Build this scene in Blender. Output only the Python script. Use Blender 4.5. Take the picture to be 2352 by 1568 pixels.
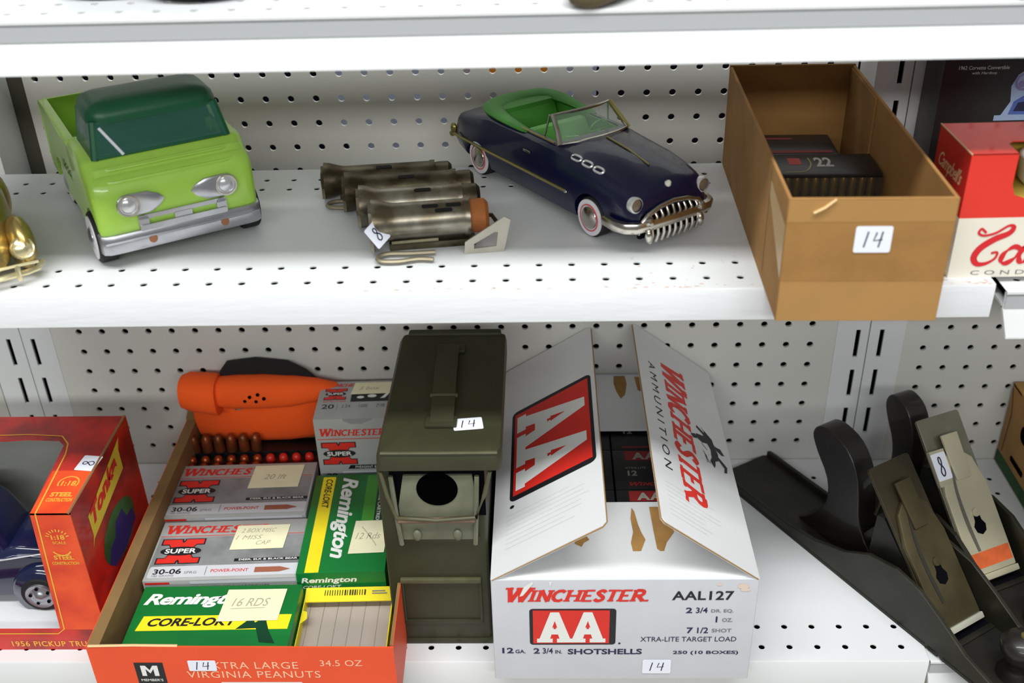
import bpy, bmesh, math, random
from mathutils import Vector, Matrix
from math import sin, cos, pi, radians, sqrt, atan2

random.seed(4)
for _o in list(bpy.data.objects):
    bpy.data.objects.remove(_o)
scn = bpy.context.scene
col = scn.collection
S = 0.001                      # everything below is written in millimetres
SH = 195.5                     # top of the middle shelf
SL = -178.0                    # top of the lower shelf
ST = 402.0                     # top of the upper shelf

# ------------------------------------------------------------------ camera
p, y, r = .5407, -.0363, -.0296
fw = Vector((sin(y)*cos(p), cos(y)*cos(p), -sin(p)))
rt = Vector((cos(y), -sin(y), 0)); up = rt.cross(fw)
r2 = rt*cos(r)+up*sin(r); u2 = up*cos(r)-rt*sin(r)
cam_data = bpy.data.cameras.new('camera'); cam = bpy.data.objects.new('camera', cam_data); col.objects.link(cam)
mw = Matrix((r2, u2, -fw)).transposed().to_4x4(); mw.translation = Vector((504.38, -989.16, 576.48))*S
cam.matrix_world = mw
cam_data.sensor_width = 36; cam_data.lens = 2463.59/2352*36
cam_data.clip_start = 0.02; cam_data.clip_end = 30
cam_data.dof.use_dof = True; cam_data.dof.focus_distance = 0.97; cam_data.dof.aperture_fstop = 5.6
scn.camera = cam

# ------------------------------------------------------------------ world, lights, exposure
w = bpy.data.worlds.new('world'); scn.world = w; w.use_nodes = True
w.node_tree.nodes['Background'].inputs[0].default_value = (.93, .97, 1, 1)
w.node_tree.nodes['Background'].inputs[1].default_value = 0.13
def area(name, loc, sx, sy, power, color=(1, 1, 1), rot=(0, 0, 0)):
    d = bpy.data.lights.new(name, 'AREA'); d.shape = 'RECTANGLE'; d.size = sx; d.size_y = sy; d.energy = power; d.color = color
    o = bpy.data.objects.new(name, d); col.objects.link(o); o.location = loc; o.rotation_euler = rot
    return o
area('ceiling_tube_near', (0.45, -0.95, 1.95), 2.6, 0.30, 52, (.97, 1, .98))
area('ceiling_tube_far', (0.45, -2.3, 1.95), 2.6, 0.30, 8, (.97, 1, .98))
area('ceiling_tube_next_aisle', (0.45, -3.9, 1.95), 4.5, 0.40, 82, (.97, 1, .98), (radians(25), 0, 0))
area('neighbour_aisle_tube', (0.40, 0.62, 1.6), 2.4, 0.3, 20, (.97, 1, .98))
scn.view_settings.view_transform = 'Standard'; scn.view_settings.look = 'None'
scn.view_settings.exposure = 0.2; scn.view_settings.gamma = 1; scn.view_settings.use_curve_mapping = False

# ------------------------------------------------------------------ materials
def lin(c): c = c/255; return c/12.92 if c <= .04045 else ((c+.055)/1.055)**2.4
_m = {}
def M(name, rgb=None, rough=.5, metal=0, noise=0.0, ns=40, bump=0, bs=200, coat=0, trans=0, alpha=1, stretch=None, rgb2=None, emit=0):
    if name in _m: return _m[name]
    m = bpy.data.materials.new(name); m.use_nodes = True; nt = m.node_tree; b = nt.nodes['Principled BSDF']
    c = [lin(v) for v in rgb]+[1]
    b.inputs['Base Color'].default_value = c; b.inputs['Roughness'].default_value = rough; b.inputs['Metallic'].default_value = metal
    b.inputs['Coat Weight'].default_value = coat; b.inputs['Transmission Weight'].default_value = trans; b.inputs['Alpha'].default_value = alpha
    m.diffuse_color = c
    if 'void' in name: b.inputs['Specular IOR Level'].default_value = 0
    tc = nt.nodes.new('ShaderNodeTexCoord'); mp = nt.nodes.new('ShaderNodeMapping'); nt.links.new(tc.outputs['Object'], mp.inputs[0])
    if stretch: mp.inputs['Scale'].default_value = stretch
    if noise or rgb2:
        n = nt.nodes.new('ShaderNodeTexNoise'); n.inputs['Scale'].default_value = ns; n.inputs['Detail'].default_value = 6
        nt.links.new(mp.outputs[0], n.inputs['Vector'])
        rp = nt.nodes.new('ShaderNodeValToRGB'); nt.links.new(n.outputs[0], rp.inputs[0])
        c2 = [lin(v) for v in rgb2]+[1] if rgb2 else [v*(1-noise) for v in c[:3]]+[1]
        rp.color_ramp.elements[0].position = .36; rp.color_ramp.elements[0].color = c2
        rp.color_ramp.elements[1].position = .62; rp.color_ramp.elements[1].color = c
        nt.links.new(rp.outputs[0], b.inputs['Base Color'])
    if bump:
        n2 = nt.nodes.new('ShaderNodeTexNoise'); n2.inputs['Scale'].default_value = bs; n2.inputs['Detail'].default_value = 4
        nt.links.new(mp.outputs[0], n2.inputs['Vector'])
        bp = nt.nodes.new('ShaderNodeBump'); bp.inputs['Strength'].default_value = bump; bp.inputs['Distance'].default_value = .002
        nt.links.new(n2.outputs[0], bp.inputs['Height']); nt.links.new(bp.outputs[0], b.inputs['Normal'])
    _m[name] = m
    return m
white = M('white_enamel', (218, 219, 221), .45, bump=.06, bs=60)
pegm = M('pegboard_paint', (206, 204, 199), .6, bump=.03, bs=90)
dark = M('dark_void', (14, 14, 18), .9)
black = M('black_plastic', (18, 18, 19), .45)
ink = M('pen_ink', (25, 28, 60), .6)
paper = M('tag_paper', (236, 238, 250), .7)
note = M('sticky_note_paper', (238, 232, 196), .8, noise=.05, ns=60)
pencil = M('pencil_grey', (172, 167, 142), .8)
chrome = M('chrome', (205, 200, 190), .22, 1, noise=.15, ns=90)
kraft = M('kraft_card', (160, 116, 62), .85, noise=.13, ns=35, bump=.1, bs=300)
kraft_in = M('kraft_inside', (148, 106, 56), .9, noise=.13, ns=30)
kraft_tape = M('kraft_tape', (172, 129, 74), .45, noise=.06, ns=25)
red = M('print_red', (222, 44, 34), .5, noise=.07, ns=70)
inkblack = M('print_black', (24, 22, 30), .5)
whitep = M('print_white', (232, 232, 230), .55)
greyp = M('print_grey', (120, 120, 128), .6)

# ------------------------------------------------------------------ mesh tools
class MB:
    def __init__(s): s.v = []; s.f = []; s.m = []
    def add(s, vs, fs, mi=0):
        n = len(s.v); s.v += [tuple(q) for q in vs]
        s.f += [tuple(i+n for i in f) for f in fs]; s.m += [mi]*len(fs); return s
    def box(s, x0, y0, z0, x1, y1, z1, mi=0):
        v = [(x0,y0,z0),(x1,y0,z0),(x1,y1,z0),(x0,y1,z0),(x0,y0,z1),(x1,y0,z1),(x1,y1,z1),(x0,y1,z1)]
        return s.add(v, [(0,3,2,1),(4,5,6,7),(0,1,5,4),(1,2,6,5),(2,3,7,6),(3,0,4,7)], mi)
    def quad(s, a, b, c, d, mi=0): return s.add([a,b,c,d], [(0,1,2,3)], mi)
    def hexa(s, v, mi=0): return s.add(v, [(0,3,2,1),(4,5,6,7),(0,1,5,4),(1,2,6,5),(2,3,7,6),(3,0,4,7)], mi)
    def loft(s, rings, cap=True, mi=0, closed=True, loop=False):
        n = len(rings[0]); vs = [q for rg in rings for q in rg]; fs = []
        k = len(rings)
        for i in range(k if loop else k-1):
            j2 = (i+1) % k
            for j in range(n if closed else n-1):
                a = i*n+j; b = i*n+(j+1) % n; c = j2*n+(j+1) % n; d = j2*n+j
                fs.append((a, b, c, d))
        if cap and not loop: fs += [tuple(range(n-1, -1, -1)), tuple(range((k-1)*n, k*n))]
        return s.add(vs, fs, mi)
    def tube(s, pts, rad, n=8, loop=False, mi=0, flat=1.0, upv=None):
        pts = [Vector(q) for q in pts]; rings = []; k = len(pts)
        for i, q in enumerate(pts):
            a = pts[(i-1) % k] if (i > 0 or loop) else q; b = pts[(i+1) % k] if (i < k-1 or loop) else q
            t = (b-a).normalized()
            ref = Vector(upv) if upv else (Vector((0,0,1)) if abs(t.z) < .9 else Vector((1,0,0)))
            e1 = t.cross(ref).normalized(); e2 = e1.cross(t).normalized()
            rr = rad[i] if isinstance(rad, (list, tuple)) else rad
            rings.append([q+e1*cos(2*pi*j/n)*rr+e2*sin(2*pi*j/n)*rr*flat for j in range(n)])
        return s.loft(rings, cap=True, mi=mi, loop=loop)
    def lathe(s, prof, c=(0,0,0), ax=(0,0,1), n=20, mi=0, cap=True):
        ax = Vector(ax).normalized(); ref = Vector((0,0,1)) if abs(ax.z) < .9 else Vector((1,0,0))
        e1 = ax.cross(ref).normalized(); e2 = ax.cross(e1).normalized(); c = Vector(c)
        return s.loft([[c+ax*h+(e1*cos(2*pi*j/n)+e2*sin(2*pi*j/n))*max(rr,.01) for j in range(n)] for rr, h in prof], cap=cap, mi=mi)
    def prism(s, poly, o, ux, uy, depth, mi=0):   # poly in (ux,uy), extruded along ux x uy
        o, ux, uy = Vector(o), Vector(ux), Vector(uy); nn = ux.cross(uy).normalized()*depth
        a = [o+ux*q[0]+uy*q[1] for q in poly]
        return s.loft([a, [q+nn for q in a]], mi=mi)
    def ellipsoid(s, c, rr, n=18, k=10, mi=0):
        return s.loft([[(c[0]+rr[0]*sin(pi*(i+.02)/(k+.04))*cos(2*pi*j/n), c[1]+rr[1]*sin(pi*(i+.02)/(k+.04))*sin(2*pi*j/n), c[2]-rr[2]*cos(pi*(i+.02)/(k+.04))) for j in range(n)] for i in range(k+1)], mi=mi)
WM = {}
def link_mesh(me, name, mats, parent, space, kind=None, label=None):
    for m in (mats if isinstance(mats, (list, tuple)) else [mats]): me.materials.append(m)
    o = bpy.data.objects.new(name, me); col.objects.link(o)
    if parent is not None:
        if space == 'W': me.transform(WM[parent.name].inverted())
        o.parent = parent; WM[o.name] = WM[parent.name]
    else: WM[o.name] = Matrix.Identity(4)
    if kind: o['kind'] = kind
    if label: o['label'] = label
    return o
def build(mb, name, mats, parent=None, space='L', smooth=35, bevel=0, seg=2, kind=None, label=None, fix=True):
    me = bpy.data.meshes.new(name); me.from_pydata([(a*S, b*S, c*S) for a, b, c in mb.v], [], mb.f)
    for pl, mi in zip(me.polygons, mb.m): pl.material_index = mi
    if bevel or fix:
        bm = bmesh.new(); bm.from_mesh(me)
        if fix: bmesh.ops.recalc_face_normals(bm, faces=bm.faces[:])
        if bevel:
            ed = [e for e in bm.edges if len(e.link_faces) == 2 and e.calc_face_angle(0) > radians(30)]
            bmesh.ops.bevel(bm, geom=ed, offset=bevel*S, segments=seg, affect='EDGES', profile=.6, clamp_overlap=True)
        bm.to_mesh(me); bm.free()
    if smooth:
        me.shade_smooth(); me.set_sharp_from_angle(angle=radians(smooth))
    return link_mesh(me, name, mats, parent, space, kind, label)
def thing(name, label, cat, loc, yaw=0, group=None):
    o = bpy.data.objects.new(name, None); col.objects.link(o); o.empty_display_size = .02
    o.location = Vector(loc)*S; o.rotation_euler = (0, 0, radians(yaw))
    o['label'] = label; o['category'] = cat
    if group: o['group'] = group
    WM[o.name] = Matrix.Translation(Vector(loc)*S) @ Matrix.Rotation(radians(yaw), 4, 'Z')
    return o
def tag(o, label, cat, group=None):
    o['label'] = label; o['category'] = cat
    if group: o['group'] = group
    return o
def cut(obj, mb):
    cme = bpy.data.meshes.new('cutter'); cme.from_pydata([(a*S, b*S, c*S) for a, b, c in mb.v], [], mb.f)
    bm = bmesh.new(); bm.from_mesh(cme); bmesh.ops.recalc_face_normals(bm, faces=bm.faces[:]); bm.to_mesh(cme); bm.free()
    co = bpy.data.objects.new('cutter', cme); col.objects.link(co)
    co.parent = obj.parent
    md = obj.modifiers.new('b', 'BOOLEAN'); md.operation = 'DIFFERENCE'; md.object = co; md.solver = 'EXACT'
    dg = bpy.context.evaluated_depsgraph_get(); me = bpy.data.meshes.new_from_object(obj.evaluated_get(dg))
    obj.modifiers.clear(); obj.data = me; bpy.data.objects.remove(co)
    me.shade_smooth(); me.set_sharp_from_angle(angle=radians(35))
class Fr:                       # a flat frame on a surface: print goes on it
    def __init__(s, o, ux, uy): s.o = Vector(o); s.x = Vector(ux).normalized(); s.y = Vector(uy).normalized(); s.n = s.x.cross(s.y)
    def at(s, a, b, h=.2): return tuple(s.o+s.x*a+s.y*b+s.n*h)
    def sub(s, a, b, ang=0):
        t = radians(ang); return Fr(s.o+s.x*a+s.y*b, s.x*cos(t)+s.y*sin(t), s.y*cos(t)-s.x*sin(t))
def patch(fr, polys, mat, parent, name, h=.2, space='W', label=None, thick=0):
    mb = MB()
    for k, po in enumerate(polys):
        if thick: mb.prism(po, fr.at(0,0,h), fr.x, fr.y, thick)
        else: mb.add([fr.at(a, b, h+.006*(k % 20)) for a, b in po], [tuple(range(len(po)))])
    return build(mb, name, mat, parent, space, smooth=0, fix=bool(thick), label=label)
def rect(x0, y0, x1, y1): return [(x0,y0),(x1,y0),(x1,y1),(x0,y1)]
def rrect(x0, y0, x1, y1, r, n=4):
    o = []
    for cx, cy, a in ((x1-r,y0+r,-90),(x1-r,y1-r,0),(x0+r,y1-r,90),(x0+r,y0+r,180)):
        o += [(cx+r*cos(radians(a+90*i/n)), cy+r*sin(radians(a+90*i/n))) for i in range(n+1)]
    return o
def oval(cx, cy, rx, ry, n=20): return [(cx+rx*cos(2*pi*i/n), cy+ry*sin(2*pi*i/n)) for i in range(n)]
def ribbon(pts, wd):            # stroke as quads with mitred joints, one polygon per segment
    out = []; n = len(pts); L = []; R = []
    for i in range(n):
        a = Vector(pts[max(i-1,0)]); b = Vector(pts[min(i+1,n-1)]); t = (b-a); t = t.normalized() if t.length else Vector((1,0)); q = Vector((-t.y, t.x))
        ww = (wd[i] if isinstance(wd, (list, tuple)) else wd)/2
        c = Vector(pts[i]); L.append(c+q*ww); R.append(c-q*ww)
    for i in range(n-1): out.append([tuple(R[i]), tuple(R[i+1]), tuple(L[i+1]), tuple(L[i])])
    return out
def spline(pts, k=6):
    o = []; n = len(pts)
    for i in range(n-1):
        p0 = Vector(pts[max(i-1,0)]); p1 = Vector(pts[i]); p2 = Vector(pts[i+1]); p3 = Vector(pts[min(i+2,n-1)])
        for j in range(k):
            t = j/k; o.append(tuple(.5*((2*p1)+(p2-p0)*t+(2*p0-5*p1+4*p2-p3)*t*t+(3*p1-p0-3*p2+p3)*t**3)))
    o.append(tuple(pts[-1])); return o
# --- lettering: Blender's own built-in font turned into flat print
_tc = {}
def text(s, fr, x, y, wd, ht, mat, parent, bold=0, shear=0, sp=1.0, h=.25, space='W', name='lettering', label=None):
    key = (s, bold, shear, sp)
    if key not in _tc:
        cu = bpy.data.curves.new('t', 'FONT'); cu.body = s; cu.offset = bold; cu.shear = shear; cu.space_character = sp; cu.resolution_u = 3; cu.fill_mode = 'FRONT'
        ob = bpy.data.objects.new('t', cu); me = ob.to_mesh()
        vs = [(v.co.x, v.co.y) for v in me.vertices]; fs = [tuple(q.vertices) for q in me.polygons]
        ob.to_mesh_clear(); bpy.data.objects.remove(ob); bpy.data.curves.remove(cu); _tc[key] = (vs, fs)
    vs, fs = _tc[key]
    x0 = min(v[0] for v in vs); x1 = max(v[0] for v in vs); y0 = min(v[1] for v in vs); y1 = max(v[1] for v in vs)
    kx = wd/(x1-x0); ky = (ht/(y1-y0)) if ht else kx
    mb = MB(); mb.add([fr.at(x+(a-x0)*kx, y+(b-y0)*ky, h) for a, b in vs], fs)
    return build(mb, name, mat, parent, space, smooth=0, fix=False, label=label)
_arc = lambda cx, cy, rx, ry, a0, a1, n=8: [(cx+rx*cos(radians(a0+(a1-a0)*i/n)), cy+ry*sin(radians(a0+(a1-a0)*i/n))) for i in range(n+1)]
GL = {'W': (1.25, [[(.08,1),(.36,0)],[(.36,0),(.62,.95)],[(.62,.95),(.88,0)],[(.88,0),(1.16,1)]], [(.08,1),(1.16,1),(.62,1)]),
 'I': (.5, [[(.25,0),(.25,1)]], [(.25,0),(.25,1)]), 'N': (1.0, [[(.2,0),(.2,1)],[(.2,1),(.82,0)],[(.82,0),(.82,1)]], [(.2,0),(.2,1),(.82,1)]),
 'C': (.9, [_arc(.5,.5,.38,.45,45,315)], []), 'H': (1.05, [[(.2,0),(.2,1)],[(.85,0),(.85,1)],[(.2,.5),(.85,.5)]], [(.2,0),(.2,1),(.85,0),(.85,1)]),
 'E': (.85, [[(.2,0),(.2,1)],[(.2,.95),(.75,.95)],[(.2,.5),(.62,.5)],[(.2,.05),(.78,.05)]], [(.2,0),(.2,1)]),
 'S': (.75, [spline([(.65,.8),(.42,.95),(.18,.78),(.36,.56),(.58,.38),(.6,.16),(.35,.05),(.1,.2)],3)], []),
 'T': (.85, [[(.43,0),(.43,1)],[(.05,.95),(.8,.95)]], [(.43,0)]),
 'R': (.95, [[(.2,0),(.2,1)],[(.2,.95),(.5,.95)]+_arc(.5,.72,.22,.23,90,-90,5)+[(.2,.48)],[(.45,.48),(.85,.03)]], [(.2,0),(.2,1),(.85,0)]),
 '.': (.4, [[(.12,.06),(.3,.06)]], [])}
def slab_text(s, fr, x, y, wd, ht, mat, parent, stroke=.22, shear=.22, h=.25, big=1.25, space='W'):
    polys = []; cx = 0
    for i, ch in enumerate(s):
        adv, st, sf = GL[ch]; k = big if i == 0 else 1
        q = []
        for stx in st: q += ribbon(stx, stroke if abs(stx[0][1]-stx[-1][1]) > .3 else stroke*.62)
        for a, b in sf: q.append(rect(a-.2, b-(.13 if b else 0), a+.2, b+(0 if b else .13)))
        polys += [[(cx+a*k+b*k*shear, b*k-(k-1)*.12) for a, b in po] for po in q]; cx += adv*k*.95
    kx = wd/cx; ky = ht/1.1
    mb = MB()
    for k, po in enumerate(polys): mb.add([fr.at(x+a*kx, y+b*ky, h+.006*(k % 20)) for a, b in po], [tuple(range(len(po)))])
    return build(mb, 'lettering', mat, parent, space, smooth=0, fix=False)
DIG = {'1': [[(.3,0),(.55,1)]], '4': [[(.25,.95),(.05,.42),(.75,.5)],[(.72,1),(.5,0)]],
 '8': [spline([(.55,.55),(.3,.7),(.35,.95),(.6,.95),(.65,.7),(.4,.45),(.2,.2),(.4,0),(.7,.1),(.75,.35),(.55,.55)],4)]}
def price_tag(fr, x, y, wd, ht, s, parent, space='W', h=.5, dig=.6):
    t = patch(fr, [rrect(x, y, x+wd, y+ht, min(wd, ht)*.08)], paper, parent, 'price_tag', h, space, label='white price tag with handwritten '+s, thick=.15)
    polys = []; n = len(s); gw = wd*.36 if n > 1 else wd*.5; gh = ht*dig; x0 = x+wd/2-gw*n/2*.92; y0 = y+(ht-gh)/2
    for i, ch in enumerate(s):
        for st in DIG[ch]: polys += ribbon([(x0+(i+a)*gw*.92, y0+b*gh) for a, b in st], max(.9, ht*.055))
    patch(fr, polys, ink, t, 'handwriting', h+.25, space)
    return t
def A_polys(x, y, w_, h_):      # one heavy slab A: white outline, then the red openings
    q = lambda L: [(x+a*w_, y+b*h_) for a, b in L]
    return [q([(0,0),(.44,0),(.44,.13),(.0,.13)]), q([(.56,0),(1,0),(1,.13),(.56,.13)]), q([(.06,.1),(.36,.1),(.62,1),(.38,1)]), q([(.64,.1),(.94,.1),(.62,1),(.38,1)]), q([(.25,.27),(.75,.27),(.7,.45),(.3,.45)])], [q([(.43,.5),(.57,.5),(.5,.72)])]
def AA_logo(fr, x, y, wd, ht, parent, space='W', border=4.0, shadow=2.0):
    patch(fr, [rrect(x, y, x+wd, y+ht, min(wd,ht)*.07)], inkblack, parent, 'logo_border', .15, space)
    patch(fr, [rect(x+border, y+border*.6, x+wd-border-shadow, y+ht-border*.6)], red, parent, 'logo_panel', .3, space)
    iw = wd-2*border-shadow; aw = iw*.47; ah = ht*.84
    for k in (0, 1):
        wh, rd = A_polys(x+border+iw*.05+k*aw*.92, y+ht*.07, aw, ah)
        patch(fr, wh, whitep, parent, 'logo_letter', .45, space); patch(fr, rd, red, parent, 'logo_letter_opening', .6, space)
def X_logo(fr, x, y, wd, ht, parent, space='W'):
    def xs(g):
        q = lambda L: [(x+a*wd, y+b*ht) for a, b in L]
        return [q([(.06-g,0-g),(.42+g,0-g),(.94+g,1+g),(.58-g,1+g)]), q([(.58-g,0-g),(.94+g,0-g),(.42+g,1+g),(.06-g,1+g)]),
                q([(0-g,0-g),(.45+g,0-g),(.45+g,.2+g),(0-g,.2+g)]), q([(.55-g,0-g),(1+g,0-g),(1+g,.2+g),(.55-g,.2+g)]), q([(0-g,.8-g),(.45+g,.8-g),(.45+g,1+g),(0-g,1+g)]), q([(.55-g,.8-g),(1+g,.8-g),(1+g,1+g),(.55-g,1+g)])]
    patch(fr, xs(.035), inkblack, parent, 'logo_outline', .15, space); patch(fr, xs(0), red, parent, 'logo_letter', .3, space)
    patch(fr, [oval(x+wd*.5, y+ht*.5, wd*.5, ht*.19)], inkblack, parent, 'logo_oval', .45, space)
    text('SUPER', fr, x+wd*.12, y+ht*.40, wd*.76, ht*.2, whitep, parent, bold=.025, h=.6, space=space)

# ================================================================== SETTING
def pegboard(name, fr, x0, x1, y0, y1, hx, hy, nx, ny, pitch, rad, thick, mats, parent=None, n=10, kind=None):
    """sheet with real round holes; fr maps (x, y, out)"""
    mb = MB(); P = lambda a, b, h=0: fr.at(a, b, h)
    gx0 = hx-pitch/2; gx1 = hx+(nx-.5)*pitch; gy0 = hy-pitch/2; gy1 = hy+(ny-.5)*pitch
    for a, b, c, d in ((x0, y0, x1, gy0), (x0, gy1, x1, y1), (x0, gy0, gx0, gy1), (gx1, gy0, x1, gy1)):
        if c-a > .01 and d-b > .01:
            mb.quad(P(a,b), P(c,b), P(c,d), P(a,d)); mb.quad(P(a,b,-thick), P(a,d,-thick), P(c,d,-thick), P(c,b,-thick))
    ang = [pi/4+2*pi*k/12 for k in range(12)]
    for i in range(nx):
        for j in range(ny):
            cx = hx+i*pitch; cy = hy+j*pitch
            inn = [(cx+rad*cos(t), cy+rad*sin(t)) for t in ang]; out = []
            for t in ang:
                k = max(abs(cos(t)), abs(sin(t))); out.append((cx+pitch/2*cos(t)/k, cy+pitch/2*sin(t)/k))
            vs = [P(*q) for q in out]+[P(*q) for q in inn]+[P(q[0], q[1], -thick) for q in inn]
            fs = []
            for k in range(12):
                l = (k+1) % 12; fs += [(k, l, 12+l, 12+k), (12+k, 12+l, 24+l, 24+k)]
            mb.add(vs, fs)
    mb.quad(P(x0,y0), P(x0,y0,-thick), P(x1,y0,-thick), P(x1,y0)); mb.quad(P(x0,y1), P(x1,y1), P(x1,y1,-thick), P(x0,y1,-thick))
    mb.quad(P(x0,y0), P(x0,y1), P(x0,y1,-thick), P(x0,y0,-thick)); mb.quad(P(x1,y0), P(x1,y0,-thick), P(x1,y1,-thick), P(x1,y1))
    return build(mb, name, mats, parent, 'W', smooth=0, fix=False, kind=kind)
WALL = lambda Y: Fr((0, Y, 0), (1, 0, 0), (0, 0, 1))
# lower pegboard (flush with the uprights), its neighbour to the right, and the recessed upper one
pegboard('wall_back', WALL(0), -31, 814, -181, 146, 0, -6*25.4-25.4*0, 32, 12, 25.4, 3.55, 3, pegm, kind='structure')
pegboard('wall_back', WALL(0), 886, 1760, -181, 146, 908.2, -6*25.4-4.6, 33, 12, 25.1, 3.4, 3, pegm, kind='structure')
pegboard('wall_back', WALL(52), -8, 812, 76, 560, -2, 262.2-25.4*6, 32, 17, 25.4, 3.55, 3, pegm, kind='structure')
pegboard('wall_back', WALL(52), 886, 1760, 76, 560, 908.2, 262.2-25.4*6, 33, 17, 25.4, 3.55, 3, pegm, kind='structure')
pegboard('wall_back', WALL(0), -420, -105, -181, 146, -400, -6*25.4, 11, 12, 25.4, 3.5, 3, pegm, kind='structure')
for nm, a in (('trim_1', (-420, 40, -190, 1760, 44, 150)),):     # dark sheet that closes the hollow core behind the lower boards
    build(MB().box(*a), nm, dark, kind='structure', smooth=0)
def upright(name, xc, slots, x0, x1, z0, z1, depth=52):
    """slotted steel post: front face with real slots, sides going back"""
    mb = MB(); xs = sorted(slots)
    cuts = []; z = 58.0-50.0*8
    while z < z1-40: cuts.append((z, z+34)); z += 50.0
    edges = [x0]
    for s in xs: edges += [s-2.4, s+2.4]
    edges.append(x1)
    for k in range(len(edges)-1):
        a, b = edges[k], edges[k+1]
        if k % 2 == 0: mb.quad((a,0,z0),(b,0,z0),(b,0,z1),(a,0,z1))
        else:
            zz = z0
            for c0, c1 in cuts:
                if c0 < z0 or c1 > z1: continue
                mb.quad((a,0,zz),(b,0,zz),(b,0,c0),(a,0,c0)); mb.quad((a,0,c0),(b,0,c0),(b,2.5,c0),(a,2.5,c0)); mb.quad((a,2.5,c1),(b,2.5,c1),(b,0,c1),(a,0,c1))
                mb.quad((a,0,c0),(a,2.5,c0),(a,2.5,c1),(a,0,c1)); mb.quad((b,2.5,c0),(b,0,c0),(b,0,c1),(b,2.5,c1)); zz = c1
            mb.quad((a,0,zz),(b,0,zz),(b,0,z1),(a,0,z1))
    mb.quad((x0,0,z0),(x0,0,z1),(x0,depth,z1),(x0,depth,z0)); mb.quad((x1,0,z1),(x1,0,z0),(x1,depth,z0),(x1,depth,z1))
    mb.quad((x0,0,z1),(x1,0,z1),(x1,depth,z1),(x0,depth,z1))
    build(mb, name, white, kind='structure', smooth=0, fix=False)
    build(MB().box(x0+1, 8, z0, x1-1, 10, z1-1), 'trim_2', dark, kind='structure', smooth=0)
upright('trim_3', -44, [-53], -64.4, -30.8, -260, 560); upright('trim_3', -80, [-80], -104, -65.4, -260, 560)
upright('trim_3', 830, [837], 814.2, 848, -260, 560); upright('trim_3', 870, [862], 849.2, 886, -260, 560)
floor_m = M('vinyl_floor', (196, 190, 178), .4, noise=.06, ns=3)
build(MB().box(-3000, -4000, -860, 4000, 2500, -850), 'floor', floor_m, kind='structure', smooth=0)

# shelves: a deck with real holes along front and back, and a front lip
lipm = M('lip_paint', (222, 223, 228), .4, bump=.25, bs=26, stretch=(1, 1, 5))
rust = M('rust_stain', (205, 170, 150), .8)
def shelf(label, x0, x1, yb, yf, z, style, hx=None, rows=(), group=None):
    t = thing('shelf', label, 'shelf', ((x0+x1)/2, yf, z), 0, 'white store shelves')
    mb = MB(); fr = Fr((0, 0, z), (1, 0, 0), (0, 1, 0))
    ys = []; last = yf
    P = lambda a, b, h=0: fr.at(a, b, h)
    nx = int((x1-8-hx)//25.4)+1; pitch = 25.4; c = 12.7
    rws = sorted(rows)
    for k, ry in enumerate(rws):
        lo = ry-8; 
        if lo > last+.01: mb.quad(P(x0,last), P(x1,last), P(x1,lo), P(x0,lo))
        last = ry+8
        gx0 = hx-c; gx1 = hx+(nx-.5)*pitch
        if gx0 > x0+.01: mb.quad(P(x0,lo), P(gx0,lo), P(gx0,last), P(x0,last))
        if gx1 < x1-.01: mb.quad(P(gx1,lo), P(x1,lo), P(x1,last), P(gx1,last))
        for i in range(nx):
            cx = hx+i*pitch; n = 12; ang = [atan2(8, c)+0*k] and [2*pi*q/n+pi/12 for q in range(n)]
            out = []
            for q in ang:
                kk = max(abs(cos(q))/c, abs(sin(q))/8); out.append((cx+cos(q)/kk, ry+sin(q)/kk))
            # exact corners so that tiles close up
            for sx in (-1, 1):
                for sy in (-1, 1):
                    ix = min(range(n), key=lambda u: (out[u][0]-cx-sx*c)**2+(out[u][1]-ry-sy*8)**2); out[ix] = (cx+sx*c, ry+sy*8)
            inn = [(cx+2.9*cos(q), ry+2.9*sin(q)) for q in ang]
            mb.add([P(*q) for q in out]+[P(*q) for q in inn]+[P(q[0], q[1], -1.0) for q in inn], [f for q in range(n) for f in ((q, (q+1) % n, n+(q+1) % n, n+q), (n+q, n+(q+1) % n, 2*n+(q+1) % n, 2*n+q))])
    mb.quad(P(x0,last), P(x1,last), P(x1,yb), P(x0,yb))
    build(mb, 'deck', white, t, 'W', smooth=0, fix=False)
    build(MB().box(x0+2, yf+3, z-7, x1-2, yb-2, z-5), 'hole_shade_sheet', M('shade_void', (6,6,7), .95), t, 'W', smooth=0)  # added near-black sheet: gives the deck holes their shade by colour
    build(MB().box(x0, yf+2, z-14, x1, yb, z-12), 'underside_pan', dark if False else white, t, 'W', smooth=0)
    # lip profile in (y, z)
    if style == 'plain': pr = [(yf,z),(yf-.9,z-1.5),(yf-.6,z-27),(yf+1,z-27),(yf+1.5,z-2)]
    elif style == 'deep': pr = [(yf,z),(yf-1,z-1.5),(yf-1,z-40),(yf+1,z-40),(yf+1.5,z-2)]
    else: pr = [(yf,z),(yf-2,z-.5),(yf-2,z-2.5),(yf,z-4),(yf,z-15),(yf-15,z-31),(yf-15,z-33),(yf-12,z-33),(yf+2,z-17),(yf+2,z-2)]
    lb = MB(); lb.loft([[(x0+.5, a, b) for a, b in pr], [(x1-.5, a, b) for a, b in pr]])
    build(lb, 'front_lip', lipm if style == 'plain' else white, t, 'W', smooth=50)
    if style == 'rail': build(MB().box(x0+1, yf-1.2, z-14.6, x1-1, yf-.1, z-4), 'price_channel', M('price_channel_grey', (172, 174, 178), .5), t, 'W', smooth=0)
    for xx in (x0+6, x1-6): build(MB().prism([(yf+14,z-14),(yb,z-14),(yb,z-48)], (xx-1, 0, 0), (0,1,0), (0,0,1), 2), 'bracket', white, t, 'W', smooth=0)
    return t
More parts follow.
